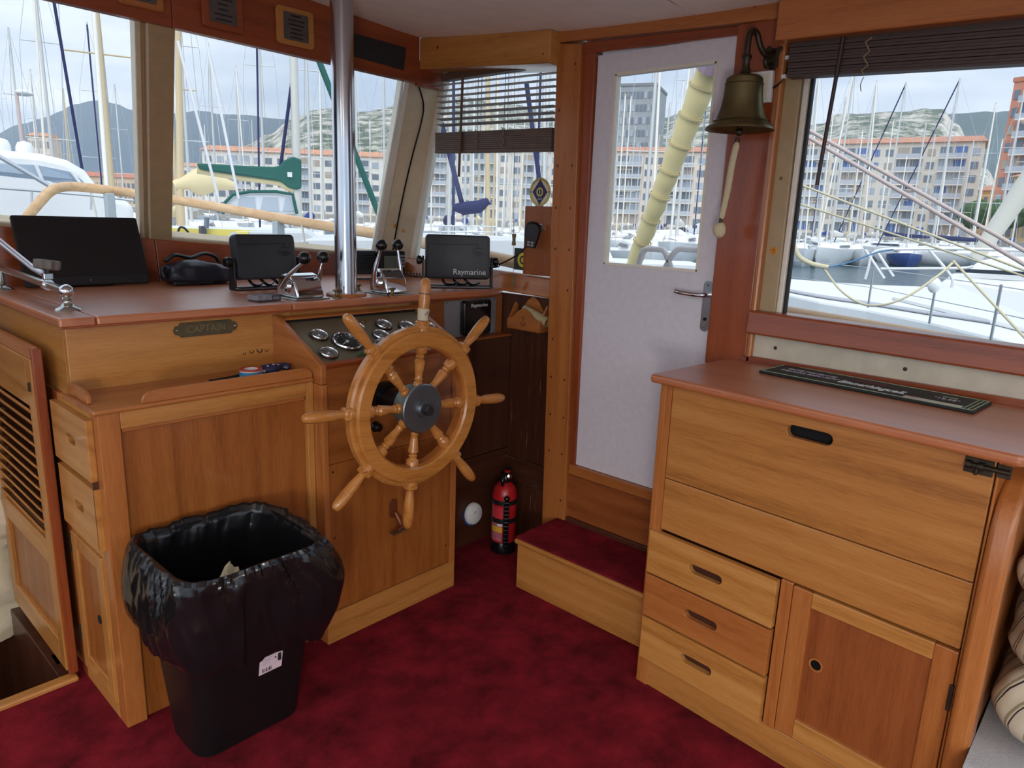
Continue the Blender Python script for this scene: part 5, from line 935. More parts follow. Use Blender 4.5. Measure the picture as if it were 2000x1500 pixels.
def water_mat():
    m, nt, b = newmat('harbour_water'); b.inputs['Base Color'].default_value = (*lin((58, 84, 94)), 1); b.inputs['Roughness'].default_value = .12; b.inputs['IOR'].default_value = 1.33
    tc = nd(nt, 'ShaderNodeTexCoord'); n = nd(nt, 'ShaderNodeTexNoise'); n.inputs['Scale'].default_value = 2.2; n.inputs['Detail'].default_value = 4; nt.links.new(tc.outputs['Object'], n.inputs['Vector'])
    bp = nd(nt, 'ShaderNodeBump'); bp.inputs['Strength'].default_value = .5; bp.inputs['Distance'].default_value = .25; nt.links.new(n.outputs[0], bp.inputs['Height']); nt.links.new(bp.outputs[0], b.inputs['Normal']); return m
sea = MB().grid(8, 8, lambda u, v: (-350+1000*u, -350+1000*v, WZ)).build('water', water_mat(), fix=False); tag(sea, 'blue grey harbour water between the moored boats', 'water', kind='stuff')
# ---------------- hills
def hill_mat(name, veg, veg2, rock, amt, sc):
    m, nt, b = newmat(name); tc = nd(nt, 'ShaderNodeTexCoord')
    n1 = nd(nt, 'ShaderNodeTexNoise'); n1.inputs['Scale'].default_value = sc; n1.inputs['Detail'].default_value = 9; n1.inputs['Roughness'].default_value = .72
    n2 = nd(nt, 'ShaderNodeTexNoise'); n2.inputs['Scale'].default_value = sc*5; n2.inputs['Detail'].default_value = 6; n2.inputs['Roughness'].default_value = .7
    mp = nd(nt, 'ShaderNodeMapping'); mp.inputs['Scale'].default_value = (1, 1, 1.1); nt.links.new(tc.outputs['Object'], mp.inputs[0])
    for n in (n1, n2): nt.links.new(mp.outputs[0], n.inputs['Vector'])
    rv = nd(nt, 'ShaderNodeValToRGB'); rv.color_ramp.elements[0].position = .35; rv.color_ramp.elements[1].position = .65; rv.color_ramp.elements[0].color = (*lin(veg), 1); rv.color_ramp.elements[1].color = (*lin(veg2), 1); nt.links.new(n2.outputs[0], rv.inputs[0])
    g = nd(nt, 'ShaderNodeNewGeometry'); sp = nd(nt, 'ShaderNodeSeparateXYZ'); nt.links.new(g.outputs['Normal'], sp.inputs[0])
    st = nd(nt, 'ShaderNodeMath', operation='MULTIPLY_ADD'); nt.links.new(sp.outputs['Z'], st.inputs[0]); st.inputs[1].default_value = -.35; nt.links.new(n1.outputs[0], st.inputs[2])
    s2 = nd(nt, 'ShaderNodeMath', operation='MULTIPLY_ADD'); nt.links.new(n2.outputs[0], s2.inputs[0]); s2.inputs[1].default_value = .35; nt.links.new(st.outputs[0], s2.inputs[2])
    rr_ = nd(nt, 'ShaderNodeValToRGB'); rr_.color_ramp.elements[0].position = amt; rr_.color_ramp.elements[1].position = amt+.16; nt.links.new(s2.outputs[0], rr_.inputs[0])
    mx = nd(nt, 'ShaderNodeMix', data_type='RGBA'); nt.links.new(rr_.outputs[0], mx.inputs[0]); nt.links.new(rv.outputs[0], mx.inputs[6]); mx.inputs[7].default_value = (*lin(rock), 1)
    nt.links.new(mx.outputs[2], b.inputs['Base Color']); b.inputs['Roughness'].default_value = 1; b.inputs['Specular IOR Level'].default_value = 0; return m
def hill(name, prof, D0, D1, mat, label, rough=.06, steps=40, nu=150, cliff=1.0):
    def pr(px):
        for (a, ya), (b, yb) in zip(prof, prof[1:]):
            if a <= px <= b:
                f = (px-a)/(b-a); f = f*f*(3-2*f); return ya+(yb-ya)*f
        return prof[-1][1]
    x0, x1 = prof[0][0], prof[-1][0]
    def f(u, v):
        px = x0+(x1-x0)*u; top = at(px, pr(px), D1); base = at(px, 450, D0); base.z = 0
        k = v/.82 if v < .82 else 1; h = k**cliff if v < .82 else 1-(v-.82)*1.6
        p = Vector((base.x+(top.x-base.x)*(v*1.15), base.y+(top.y-base.y)*(v*1.15), 0)) if v < .82 else Vector((top.x*(1+(v-.82)*.5), top.y*(1+(v-.82)*.5), 0))
        if v < .82: d = D0+(D1-D0)*k; q = at(px, 430, d); p = Vector((q.x, q.y, 0))
        n = noise.fractal(Vector((p.x, p.y, 0))*.0022, 1.0, 2.1, 6); p.z = max(-20, top.z*h*(1+rough*n*min(1, 3*(1-abs(k-.9)))) )
        return p
    return tag(MB().grid(nu, steps, f).build(name, mat, smooth=80, fix=False), label, 'mountain')
hill('mountain_ridge', [(-350, 300), (-150, 275), (0, 262), (60, 240), (110, 228), (140, 218), (170, 205), (195, 200), (225, 207), (262, 218), (320, 232), (345, 222), (400, 212), (460, 220), (530, 226), (620, 240), (760, 280)], 3300, 5200, hill_mat('hazed_scrub', (40, 66, 84), (58, 84, 100), (96, 112, 124), .72, .004), 'distant haze-blue wooded ridge seen through the left windscreen panes')  # bluish scrub colours carry the haze of distance
hill('mountain', [(430, 330), (490, 275), (530, 252), (575, 222), (615, 205), (680, 203), (740, 204), (800, 198), (880, 190), (980, 205), (1080, 215), (1180, 230), (1280, 236), (1340, 222), (1420, 205), (1500, 222), (1560, 240), (1605, 228), (1640, 206), (1690, 199), (1750, 204), (1805, 209), (1835, 240), (1870, 282), (1905, 325), (1960, 400)], 900, 2500, hill_mat('limestone_scrub', (66, 84, 66), (104, 116, 92), (206, 200, 188), .30, .016), 'pale limestone mountain with green scrub behind the harbour flats', .10, 60, 260, 1.3)
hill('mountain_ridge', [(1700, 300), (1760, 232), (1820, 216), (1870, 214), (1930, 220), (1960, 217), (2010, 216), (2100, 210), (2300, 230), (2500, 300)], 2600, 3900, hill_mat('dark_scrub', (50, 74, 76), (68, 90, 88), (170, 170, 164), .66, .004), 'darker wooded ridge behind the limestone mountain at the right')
# ---------------- quay and houses
QD = 165
qa, qb = bear(-200, QD+40), bear(2300, QD)
quay = MB().prism([(q.x, q.y, WZ-1) for q in (bear(-250, 190), bear(400, 176), bear(1100, 165), bear(1500, 150), bear(1850, 126), bear(2300, 100), bear(2300, 1200), bear(1100, 1200), bear(400, 1200), bear(-250, 1200))], (0, 0, 2.9)).build('quay', plain('quay_stone', (170, 164, 154), .9)); quay['kind'] = 'structure'
WINM = {}
def win_mesh(w, h, kind):
    key = (round(w, 2), round(h, 2), kind)
    if key in WINM: return WINM[key]
    b = MB().box(-w/2, w/2, -.12, .25, 0, h); me = bpy.data.meshes.new('window'); me.from_pydata([tuple(q) for q in b.v], [], b.f)
    me.materials.append({0: plain('far_glass', (112, 122, 134), .15), 1: plain('far_shutter', (170, 158, 146), .6), 2: plain('awning_blue', (90, 118, 172), .7), 3: plain('far_glass_pale', (162, 172, 182), .2), 4: plain('awning_green', (120, 150, 140), .7)}[kind]); WINM[key] = me; return me  # glass and shutter colours lightened to stand in for haze
def block(name, label, pa, pb, h, floors, bays, wallc, roofc, depth=14, balc=(), kinds=(0, 0, 1, 0, 3), seed=1, roof='tile', ground=True, z0=.9, wfrac=.55):
    """a row of flats from pa to pb (near facade), each window a part"""
    pa = Vector((pa.x, pa.y, z0)); pb = Vector((pb.x, pb.y, z0)); d = (pb-pa); L = d.length; ang = math.atan2(d.y, d.x)
    t = thing(name, label, 'building', pa, (0, 0, ang), 'buildings along the quay'); r = random.Random(seed)
    MB().box(0, L, 0, depth, 0, h).build('wall', plain('wall_%d_%d_%d' % wallc, wallc, .85, var=.08, bscale=.4), t)
    if roof == 'tile': MB().hexa([(-.5, -.6, h), (L+.5, -.6, h), (L+.5, depth+.5, h), (-.5, depth+.5, h)], [(.5, 4, h+1.5), (L-.5, 4, h+1.5), (L-.5, depth-4, h+1.5), (.5, depth-4, h+1.5)]).build('roof', plain('roof_%d_%d_%d' % roofc, roofc, .9, var=.15, bscale=1), t)
    else: MB().box(-.2, L+.2, -.2, depth, h, h+.7).build('parapet', plain('roof_%d_%d_%d' % roofc, roofc, .9), t)
    fh = (h-.6)/floors; bw = L/bays; BAL = plain('balcony_white', (224, 222, 216), .7); RAILM = plain('balcony_panel', (176, 182, 190), .5)
    for f_ in range(floors):
        for b_ in range(bays):
            isb = b_ in balc; w = bw*(.84 if isb else wfrac); hh = fh*(.66 if isb else .52); k = r.choice(kinds)
            o = bpy.data.objects.new('window', win_mesh(w, hh, k)); COL.objects.link(o); o.parent = t; o.location = ((b_+.5)*bw, 0, f_*fh+fh*.22)
        if f_ and balc:
            runs = []; 
            for b_ in sorted(balc):
                if runs and runs[-1][1] == b_: runs[-1][1] = b_+1
                else: runs.append([b_, b_+1])
            for a, b in runs:
                s = MB().box(a*bw+.1, b*bw-.1, -1.3, .05, f_*fh-.1, f_*fh+.12).build('balcony', BAL, t); MB().box(a*bw+.1, b*bw-.1, -1.32, -1.22, f_*fh+.12, f_*fh+.95).build('balcony_rail', RAILM, s)
    return t
B = lambda px, D: bear(px, D)
block('apartment_block', 'long cream apartment block with rows of balconies seen in the aft side window', B(1535, 176), B(1898, 172), 18.6, 7, 14, (214, 206, 192), (184, 132, 108), balc=(1, 2, 4, 5, 8, 9, 11, 12), seed=3, kinds=(0, 0, 0, 1, 3, 0, 3, 1, 0, 2, 0, 1, 3))
block('apartment_block', 'pinkish red apartment tower at the right edge of the aft side window', B(1932, 150), B(2080, 145), 25.5, 9, 7, (206, 140, 116), (196, 130, 106), balc=(1, 2, 4, 5), seed=4, roof='flat', depth=16)
block('town_house', 'narrow orange house between the apartment block and the red tower', B(1900, 196), B(1936, 194), 10.5, 3, 3, (224, 178, 116), (184, 132, 108), seed=5, kinds=(1, 1, 0))
block('town_house', 'low yellow house behind the trees right of the orange house', B(1966, 128), B(2030, 124), 9, 3, 4, (222, 200, 150), (184, 132, 108), seed=6, kinds=(1, 1, 0))
block('office_tower', 'tall blue grey glass office tower seen through the door window', B(1196, 205), B(1262, 203), 36, 11, 9, (150, 158, 162), (130, 136, 140), depth=16, seed=8, roof='flat', kinds=(0, 3, 0, 0, 3), wfrac=.7)
block('apartment_block', 'cream apartment row with terracotta roof seen through the door window', B(1150, 182), B(1480, 178), 17.2, 6, 13, (220, 208, 194), (190, 138, 112), balc=(2, 3, 6, 7, 10), seed=9, kinds=(0, 0, 1, 3, 0))
block('apartment_block', 'cream apartment row with terracotta roof seen through the forward side window', B(800, 188), B(1140, 184), 17.0, 6, 14, (218, 210, 198), (194, 142, 116), balc=(1, 2, 5, 6, 9, 10), seed=10, kinds=(0, 0, 1, 3, 0))
block('apartment_block', 'white apartment row with terracotta roof behind the green sail cover', B(402, 200), B(790, 190), 14.4, 5, 17, (222, 218, 210), (200, 148, 120), balc=(2, 3, 7, 8, 12, 13), seed=11, kinds=(0, 0, 1, 3, 0))
block('arsenal_building', 'long low building with red roof behind the boats at far left', B(120, 260), B(330, 250), 8.4, 2, 24, (206, 186, 164), (184, 124, 104), seed=12, kinds=(1, 0))
block('town_house', 'pale houses rising behind the harbour at far left', B(72, 330), B(112, 328), 24, 5, 8, (214, 202, 190), (198, 150, 124), seed=13, kinds=(0, 1))
block('town_house', 'white hillside houses left of the main apartment row', B(345, 300), B(398, 298), 15, 4, 8, (220, 216, 208), (198, 150, 124), seed=14, kinds=(0, 1))
# trees on the quay
LEAF = plain('leaf_green', (58, 84, 48), .9, var=.35, bscale=1.2)
def tree(px, D, r, label):
    c = bear(px, D, .9); t = thing('quay_tree', label, 'tree', c, group='trees on the quay'); MB().cyl(c, c+Vector((0, 0, 2.4)), .22, .16, 8).build('trunk', plain('bark', (92, 78, 64), .9), t)
    MB().grid(18, 12, lambda u, v: c+Vector((0, 0, 2.2+r*.7)) + Vector((math.cos(u*6.283)*math.sin(v*3.1416), math.sin(u*6.283)*math.sin(v*3.1416), -math.cos(v*3.1416)*.8))*r*(1+.35*noise.noise(Vector((math.cos(u*6.283)*2.5+px, math.sin(u*6.283)*2.5, v*5)))), wrapu=True).build('crown', LEAF, t, smooth=30)
for px, D, r, lb in ((1905, 142, 2.6, 'round green tree on the quay below the orange house'), (1952, 124, 2.2, 'green tree on the quay in front of the red tower'), (1985, 119, 2.4, 'green tree on the quay at the right edge of the aft window')): tree(px, D, r, lb)
# ---------------- sailing yachts
def hull_rings(L, bm, fb, n=16):
    rings = []
    for i in range(n+1):
        s = i/n; x = (s-.5)*L; w = bm/2*(1-max(0, (s-.45)/.55)**2.2)*(.80+.2*min(1, s/.3)); w = max(w, .03); sh = fb*(1+.22*max(0, s-.4)**1.5*2)
        rings.append([(x, -w, sh), (x+.02*L*(s > .9), -w*.96, sh*.5), (x-.04*L*(s > .9), -w*.7, 0), (x-.05*L*(s > .9), 0, -.3), (x-.04*L*(s > .9), w*.7, 0), (x+.02*L*(s > .9), w*.96, sh*.5), (x, w, sh)])
    return rings
def yacht(name, label, hullm, coverm, mastm=None, L=10, mast=13.5, spreaders=2, furl=None, group='yachts moored in rows'):
    t = thing(name, label, 'sailboat', (0, 0, 0), (0, 0, 0), group); fb = .105*L; bm = .31*L; mastm = mastm or MASTM; mx = .06*L
    MB().loft(hull_rings(L, bm, fb)).build('hull', hullm, t, smooth=40)
    MB().loft([[(x, y, z+.02) for x, y, z in (q[0], q[6])]+[(q[6][0], q[6][1]*.98, q[6][2]-.03), (q[0][0], q[0][1]*.98, q[0][2]-.03)] for q in hull_rings(L, bm, fb)]).build('deck', DECK, t)
    MB().hexa([(-.22*L, -.1*L, fb), (.22*L, -.06*L, fb+.05), (.22*L, .06*L, fb+.05), (-.22*L, .1*L, fb)], [(-.2*L, -.085*L, fb+.05*L), (.14*L, -.05*L, fb+.04*L), (.14*L, .05*L, fb+.04*L), (-.2*L, .085*L, fb+.05*L)]).build('coach_roof', DECK, t, bevel=.05)
    for s_ in (-1, 1): MB().hexa([(-.16*L, s_*.0985*L, fb+.018*L), (.1*L, s_*.0735*L, fb+.02*L), (.1*L, s_*.0725*L, fb+.02*L), (-.16*L, s_*.0975*L, fb+.018*L)], [(-.15*L, s_*.0925*L, fb+.035*L), (.08*L, s_*.0695*L, fb+.033*L), (.08*L, s_*.0685*L, fb+.033*L), (-.15*L, s_*.0915*L, fb+.035*L)]).build('cabin_window', TINT, t)
    MB().cyl((mx, 0, fb), (mx, 0, mast), .085, .06, 10).build('mast', mastm, t, smooth=60)
    MB().cyl((mx-.1, 0, fb+1.0), (mx-.4*L, 0, fb+1.05), .06, .05, 8).build('boom', mastm, t, smooth=60)
    MB().tube([(mx-.12, 0, fb+1.3), (mx-.5, 0, fb+1.22), (mx-.2*L, 0, fb+1.17), (mx-.38*L, 0, fb+1.12), (mx-.4*L, 0, fb+1.1)], [.1, .24, .2, .14, .06], 10).build('sail_cover', coverm, t, smooth=60)
    for k in range(spreaders):
        z_ = fb+(mast-fb)*(k+1)/(spreaders+1); MB().cyl((mx, -.1*L*(1-.25*k), z_), (mx, .1*L*(1-.25*k), z_), .025, n=6).build('spreader', mastm, t)
    for s_ in (-1, 1): MB().tube([(mx-.02, s_*bm*.46, fb), (mx, s_*.1*L, fb+(mast-fb)/(spreaders+1)), (mx, s_*.08*L, fb+(mast-fb)*2/(spreaders+1)), (mx, 0, mast-.1)], .012, 5).build('shroud', WIRE, t)
    MB().cyl((.49*L, 0, fb*1.2), (mx, 0, mast-.15), .055 if furl else .012, n=8).build('forestay', furl or WIRE, t, smooth=60); MB().cyl((-.49*L, 0, fb), (mx, 0, mast), .012, n=5).build('backstay', WIRE, t)
    for s_ in (-1, 1): MB().tube([(-.4*L, s_*bm*.42, fb+.6), (0, s_*bm*.49, fb+.6), (.4*L, s_*bm*.22, fb+.75)], .014, 5).build('guard_rail', WIRE, t)
    return t
PRO = [yacht('sailing_yacht', 'white yacht', HULL, BLUEC), yacht('sailing_yacht', 'white yacht', HULL, CREAMC, MASTW, 9.4, 12.6, 1, WHITEC), yacht('sailing_yacht', 'white yacht', HULL, NAVYC, None, 11, 15.5, 2, NAVYC), yacht('sailing_yacht', 'blue yacht', HULLB, WHITEC, None, 9, 12, 1), yacht('sailing_yacht', 'grey yacht', HULLG, WHITEC, None, 10.5, 14.4, 2, WHITEC)]
used = [False]*5
ORD = 'first second third fourth fifth sixth seventh eighth ninth tenth eleventh twelfth thirteenth fourteenth fifteenth sixteenth seventeenth eighteenth nineteenth twentieth twenty-first twenty-second twenty-third twenty-fourth'.split()
LAB0 = ['white yacht with blue sail cover', 'white yacht with cream sail cover', 'white yacht with navy sail cover', 'blue hulled yacht', 'pale grey yacht']
ZB = {}
def put(k, px, D, head, zone, sc=1.0):
    o = PRO[k] if not used[k] else copy_tree(PRO[k]); used[k] = True; p = bear(px, D, WZ); o.location = p; o.scale = (sc, sc, sc)
    o.rotation_euler = (0, R_(rnd.uniform(-.7, .7)), math.atan2(p.y, p.x) + R_(head) ); ZB.setdefault(zone, []).append((px, o, k)); o['group'] = 'yachts ' + zone
ZF = 'beyond the windscreen'; ZS = 'beyond the forward side window'; ZD = 'beyond the door window'; ZR = 'beyond the aft side window'
k = 0
for px, D, kk, hd, sc in ((18, 70, 4, 170, 1), (62, 60, 0, 10, 1), (92, 95, 4, 175, 1.1), (118, 44, 4, 175, 1), (150, 80, 1, 5, 1), (205, 66, 2, 180, 1), (226, 24, 1, 178, .95), (246, 90, 0, 0, 1.1)): put(kk, px, D, hd, ZF, sc)
for px, D, kk, hd, sc in ((347, 34, 1, 184, 1.05), (376, 46, 4, 176, 1.1), (428, 60, 0, 8, 1.05), (474, 70, 4, 185, 1), (500, 100, 0, 0, 1), (521, 48, 2, 176, 1), (606, 40, 0, 184, 1), (632, 75, 4, 178, 1.1), (700, 60, 4, 4, 1.05), (724, 85, 1, 180, 1), (752, 52, 0, 176, 1), (775, 95, 4, 0, 1.1), (560, 110, 1, 0, 1.1), (410, 120, 4, 180, 1), (655, 110, 0, 180, 1), (590, 95, 4, 0, 1)): put(kk, px, D, hd, ZF, sc)
for px, D, kk, hd, sc in ((842, 62, 4, 180, 1), (876, 32, 2, 182, 1), (908, 50, 0, 178, 1), (934, 84, 1, 2, 1.1), (962, 44, 1, 183, 1), (985, 70, 4, 178, 1), (1008, 100, 0, 0, 1), (1040, 38, 2, 182, 1), (1062, 58, 0, 180, 1), (890, 105, 4, 0, 1.1), (950, 112, 0, 180, 1), (1025, 88, 3, 178, 1)): put(kk, px, D, hd, ZS, sc)
for px, D, kk, hd, sc in ((1205, 62, 1, 180, 1), (1228, 95, 4, 0, 1), (1258, 36, 4, 184, 1.05), (1290, 72, 0, 178, 1), (1326, 50, 4, 176, 1.15), (1300, 100, 2, 0, 1), (1358, 78, 2, 180, 1), (1380, 60, 0, 182, 1), (1240, 110, 0, 180, 1)): put(kk, px, D, hd, ZD, sc)
for px, D, kk, hd, sc in ((1548, 76, 0, 172, 1), (1563, 58, 4, 186, .95), (1592, 100, 2, 178, 1), (1618, 70, 0, 186, 1), (1632, 60, 4, 170, 1), (1660, 84, 1, 182, 1), (1690, 108, 0, 175, 1), (1672, 64, 4, 188, .95), (1716, 92, 4, 182, 1), (1740, 75, 2, 60, 1), (1752, 112, 1, 180, 1), (1778, 66, 3, 184, .9), (1800, 98, 0, 178, 1), (1826, 84, 4, 184, 1), (1845, 70, 2, 70, .95), (1876, 104, 0, 176, 1), (1904, 82, 4, 182, 1), (1930, 95, 1, 178, 1), (1952, 66, 0, 184, .95), (1984, 84, 0, 180, 1), (1645, 116, 0, 0, 1), (1708, 118, 4, 0, 1), (1858, 116, 4, 0, 1), (1600, 88, 4, 182, 1.05)): put(kk, px, D, hd, ZR, sc)
for px, D, kk, hd, sc in ((832, 90, 0, 0, 1), (858, 120, 4, 0, 1), (920, 66, 4, 182, 1), (948, 58, 4, 178, .9), (998, 54, 4, 180, .9), (1018, 74, 1, 178, 1), (1052, 96, 4, 0, 1), (1072, 82, 4, 0, 1)): put(kk, px, D, hd, ZS, sc)
for px, D, kk, hd, sc in ((1195, 85, 4, 0, 1), (1216, 74, 4, 180, 1), (1275, 88, 1, 0, 1), (1312, 66, 4, 180, 1), (1342, 95, 4, 0, 1), (1370, 104, 4, 0, 1)): put(kk, px, D, hd, ZD, sc)
for zn, lst in ZB.items():
    for i, (px, o, kk) in enumerate(sorted(lst, key=lambda q: q[0])): o['label'] = '%s, %s mast from the left %s' % (LAB0[kk], ORD[i], zn)
# ---------------- rails and deck of this boat
ow = thing('foredeck', 'white painted foredeck of this boat outside the windscreen', 'deck', (1.0, 5, .2)); MB().prism([(x, y, .1) for x, y in ((-2.4, 3.42), (2.78, 3.42), (2.72, 4.6), (2.35, 5.9), (1.7, 7.0), (.6, 7.9), (-.5, 7.9), (-1.6, 7.0), (-2.3, 5.9))], (0, 0, .35)).build('deck', DECK, ow); MB().prism([(2.62, -2.5, .1), (2.82, -2.5, .1), (2.82, 3.45, .1), (2.62, 3.45, .1)], (0, 0, .35)).build('side_deck', DECK, ow)
MB().loft([[(x*k_, y if y > 0 else y, z) for x, y in ((-2.4, -2.6), (2.84, -2.6), (2.84, 3.4), (2.72, 4.7), (2.35, 6.0), (1.7, 7.1), (.6, 8.0), (-.5, 8.0), (-1.6, 7.1), (-2.3, 6.0))] for z, k_ in ((-1.25, .93), (.1, 1))], caps=False).build('hull', HULL, ow)
rl_ = thing('handrail', 'varnished wooden handrail on posts curving round the foredeck', 'handrail', (2.6, 5, .45)); RWD = wood('rail', 'y')
def pt(px, py, X):
    w = c_right*((px-1000)/1387) - c_up*((py-750)/1387) + c_fwd; k = X/w.x; return Vector((X, w.y*k, CAM_Z+w.z*k))
RP = [Vector((2.8, .4, 1.18)), Vector((2.8, 1.6, 1.25)), pt(985, 508, 2.8), pt(760, 461, 2.8), pt(640, 442, 2.76), pt(540, 425, 2.68), pt(440, 407, 2.56), pt(340, 390, 2.38), pt(270, 379, 2.2), pt(210, 371, 2.0), pt(150, 365, 1.8), pt(118, 366, 1.68), pt(98, 374, 1.6), pt(80, 392, 1.54), pt(58, 418, 1.48), pt(42, 440, 1.44)]
MB().tube(smooth_path(RP, 5), .034, 12).build('rail', RWD, rl_, smooth=60)
for px, py, X in ((543, 426, 2.68), (212, 372, 2.0), (760, 461, 2.8)):
    p = pt(px, py, X); MB().box(p.x-.03, p.x+.03, p.y-.035, p.y+.035, .45, p.z-.02).build('post', plain('post_grey', (176, 186, 190), .4, .3), rl_, bevel=.006)
for px, py, X in ((180, 385, 1.9), (590, 440, 2.7)): p = pt(px, py, X); MB().tube(smooth_path([p, p+Vector((.02, 0, -.25)), p+Vector((-.02, .03, -.6))]), .007, 6).build('lashing', plain('rope_white', (214, 210, 196), .8), rl_)
# rails on the side deck outside the door
sr = thing('guard_hoops', 'white tubular guard rails outside the door', 'rail', (2.75, 1.6, .45)); WT = plain('white_tube', (232, 232, 232), .3)
f_ = lambda px, py, X=2.75: pt(px, py, X)
MB().tube(smooth_path([f_(1243, 545), f_(1252, 500), f_(1262, 487), f_(1285, 487), f_(1297, 490), f_(1306, 510), f_(1318, 545)]), .0125, 10).build('hoop', WT, sr, smooth=60); MB().tube(smooth_path([f_(1296, 530), f_(1312, 500), f_(1325, 487), f_(1345, 487), f_(1420, 492), f_(1500, 498)]), .0125, 10).build('hoop', WT, sr, smooth=60); MB().cyl(f_(1243, 545), f_(1500, 585), .009, n=8).build('lower_bar', WT, sr, smooth=60)
for px in (1243, 1318, 1420): q = f_(px, 545); MB().cyl(q, (q.x, q.y, .45), .012, n=8).build('upright', WT, sr, smooth=60)
# furled cream sail leaning across the door window
fs = thing('furled_sail', 'thick cream furled sail leaning diagonally across the door window', 'sail', at(1240, 530, 6.2)); p0, p1 = at(1226, 545, 6.4), at(1402, 90, 5.4)
MB().tube([p0.lerp(p1, i/24)+Vector((0, 0, .012*math.sin(i*1.9))) for i in range(25)], [.062+.03*(i/24)+.006*math.sin(i*2.3) for i in range(25)], 14).build('sail', plain('sail_cream', (232, 214, 160), .85, bump=.3, bscale=8), fs, smooth=60)
for k in range(7):
    c = p0.lerp(p1, .2+.11*k); MB().lathe([(.068+.03*(.2+.11*k), -.006), (.075+.03*(.2+.11*k), -.006), (.075+.03*(.2+.11*k), .006), (.068+.03*(.2+.11*k), .006)], c, (p1-p0)+Vector((.35, .3, -.3)), 18, closed=True).build('lashing', plain('lash_grey', (196, 180, 136), .8), fs)
MB().cyl(at(1385, 133, 5.4), at(1402, 90, 5.3), .1, n=14).build('sail_head', plain('head_pink', (176, 150, 164), .8), fs)
MB().cyl((p0.x, p0.y, -.9), p0+Vector((0, 0, .05)), .03, n=8).build('tack_post', MASTM, fs)
# ---------------- white yacht moored alongside, seen in the aft window
DKZ = .45
nb = thing('neighbour_yacht', 'white yacht moored alongside with stanchions and pulpit, seen below the aft window', 'sailboat', on_z(1760, 600, DKZ))
NE = [on_z(1500, 566, DKZ), on_z(1600, 588, DKZ), on_z(1695, 604, DKZ), on_z(1815, 628, DKZ), on_z(1930, 655, DKZ), on_z(2050, 690, DKZ), on_z(2150, 725, DKZ)]
FE = [on_z(1495, 541, DKZ), on_z(1600, 549, DKZ), on_z(1700, 556, DKZ), on_z(1820, 560, DKZ), on_z(1960, 556, DKZ), on_z(2080, 556, DKZ), on_z(2240, 558, DKZ)]
mb = MB()
rg = []
for a, b in zip(NE, FE): out = (a-b).normalized(); rg.append([a, b, b-Vector((0, 0, 1.5)), a+out*.12-Vector((0, 0, .75)), a-Vector((0, 0, 1.5))] if False else [a, b, b-Vector((0, 0, 1.6)), a-Vector((0, 0, 1.6))])
mb.loft(rg); mb.build('hull', HULL, nb, bevel=.04)
BEL = plain('toe_rail_grey', (176, 178, 184), .5)
for off, r_, nm in ((.16, .07, 'rubbing_strake'),):
    for seg in ((0, 3), (3, 6)): MB().tube(smooth_path([NE[i].lerp(FE[i], .12)+Vector((0, 0, .03)) for i in range(seg[0], seg[1]+1)], 4), .06, 8, flat=.5).build(nm, BEL, nb, smooth=60)
CR = [on_z(1735, 585, DKZ), on_z(1900, 622, DKZ), on_z(2150, 690, DKZ), on_z(2230, 580, DKZ), on_z(1985, 570, DKZ), on_z(1850, 566, DKZ)]
MB().hexa([CR[0], CR[2], CR[3], CR[5]], [CR[0].lerp(CR[3], .18)+Vector((0, 0, .30)), CR[2].lerp(CR[5], .1)+Vector((0, 0, .45)), CR[3]+Vector((0, 0, .45)), CR[5]+Vector((0, 0, .34))]).build('coach_roof', DECK, nb, bevel=.08, seg=3, smooth=50)
up = [on_z(1860, 575, DKZ)+Vector((0, 0, .32)), on_z(2150, 610, DKZ)+Vector((0, 0, .40)), on_z(2230, 570, DKZ)+Vector((0, 0, .42)), on_z(1930, 556, DKZ)+Vector((0, 0, .34))]
MB().hexa(up, [up[0].lerp(up[2], .1)+Vector((0, 0, .32)), up[1]+Vector((0, 0, .36)), up[2]+Vector((0, 0, .36)), up[3].lerp(up[1], .1)+Vector((0, 0, .32))]).build('wheelhouse', DECK, nb, bevel=.06, seg=3, smooth=50)
MB().hexa([p+(up[0]-up[3])*.012+Vector((0, 0, .1)) for p in (up[0], up[1], up[1]+Vector((.0, .0, .0)), up[0])], [p+(up[0]-up[3])*.02+Vector((0, 0, .17)) for p in (up[0], up[1], up[1], up[0])]).build('dark_window', TINT, nb)
for px, py, h in ((1695, 601, .62), (1815, 632, .60), (1935, 664, .60), (2060, 700, .6)):
    q = on_z(px, py, DKZ); MB().cyl(q, q+Vector((0, 0, h)), .0155, n=8).build('stanchion', BRUSH, nb, smooth=60)
for hh in (.58, .3): MB().tube([on_z(px, py, DKZ)+Vector((0, 0, hh)) for px, py in ((1520, 572), (1695, 601), (1815, 632), (1935, 664), (2060, 700))], .006, 6).build('lifeline', WIRE, nb)
fb_ = on_z(1812, 632, DKZ)+Vector((0, 0, .48)); MB().sph(fb_, .075, 16, (1, 1, 1.3)).build('fender', DECK, nb, smooth=80)
A_ = lambda px, py, D=9.5: at(px, py, D)
for pts in (((1690, 545), (1697, 520), (1702, 498), (1715, 489), (1735, 487)), ((1735, 487), (1870, 486), (2010, 490), (2100, 492)), ((1712, 490), (1745, 540)), ((1815, 488), (1858, 540), (1858, 562)), ((1720, 525), (1870, 524), (1900, 520)), ((1690, 488), (1727, 544))): MB().tube(smooth_path([A_(*q) for q in pts], 4), .016, 8).build('pulpit_tube', WT, nb, smooth=60)
ro = thing('mooring_rope', 'sagging pale mooring rope with blue tail between the yachts', 'rope', at(1600, 560, 8.5)); HR = plain('rope_hemp', (206, 196, 164), .9)
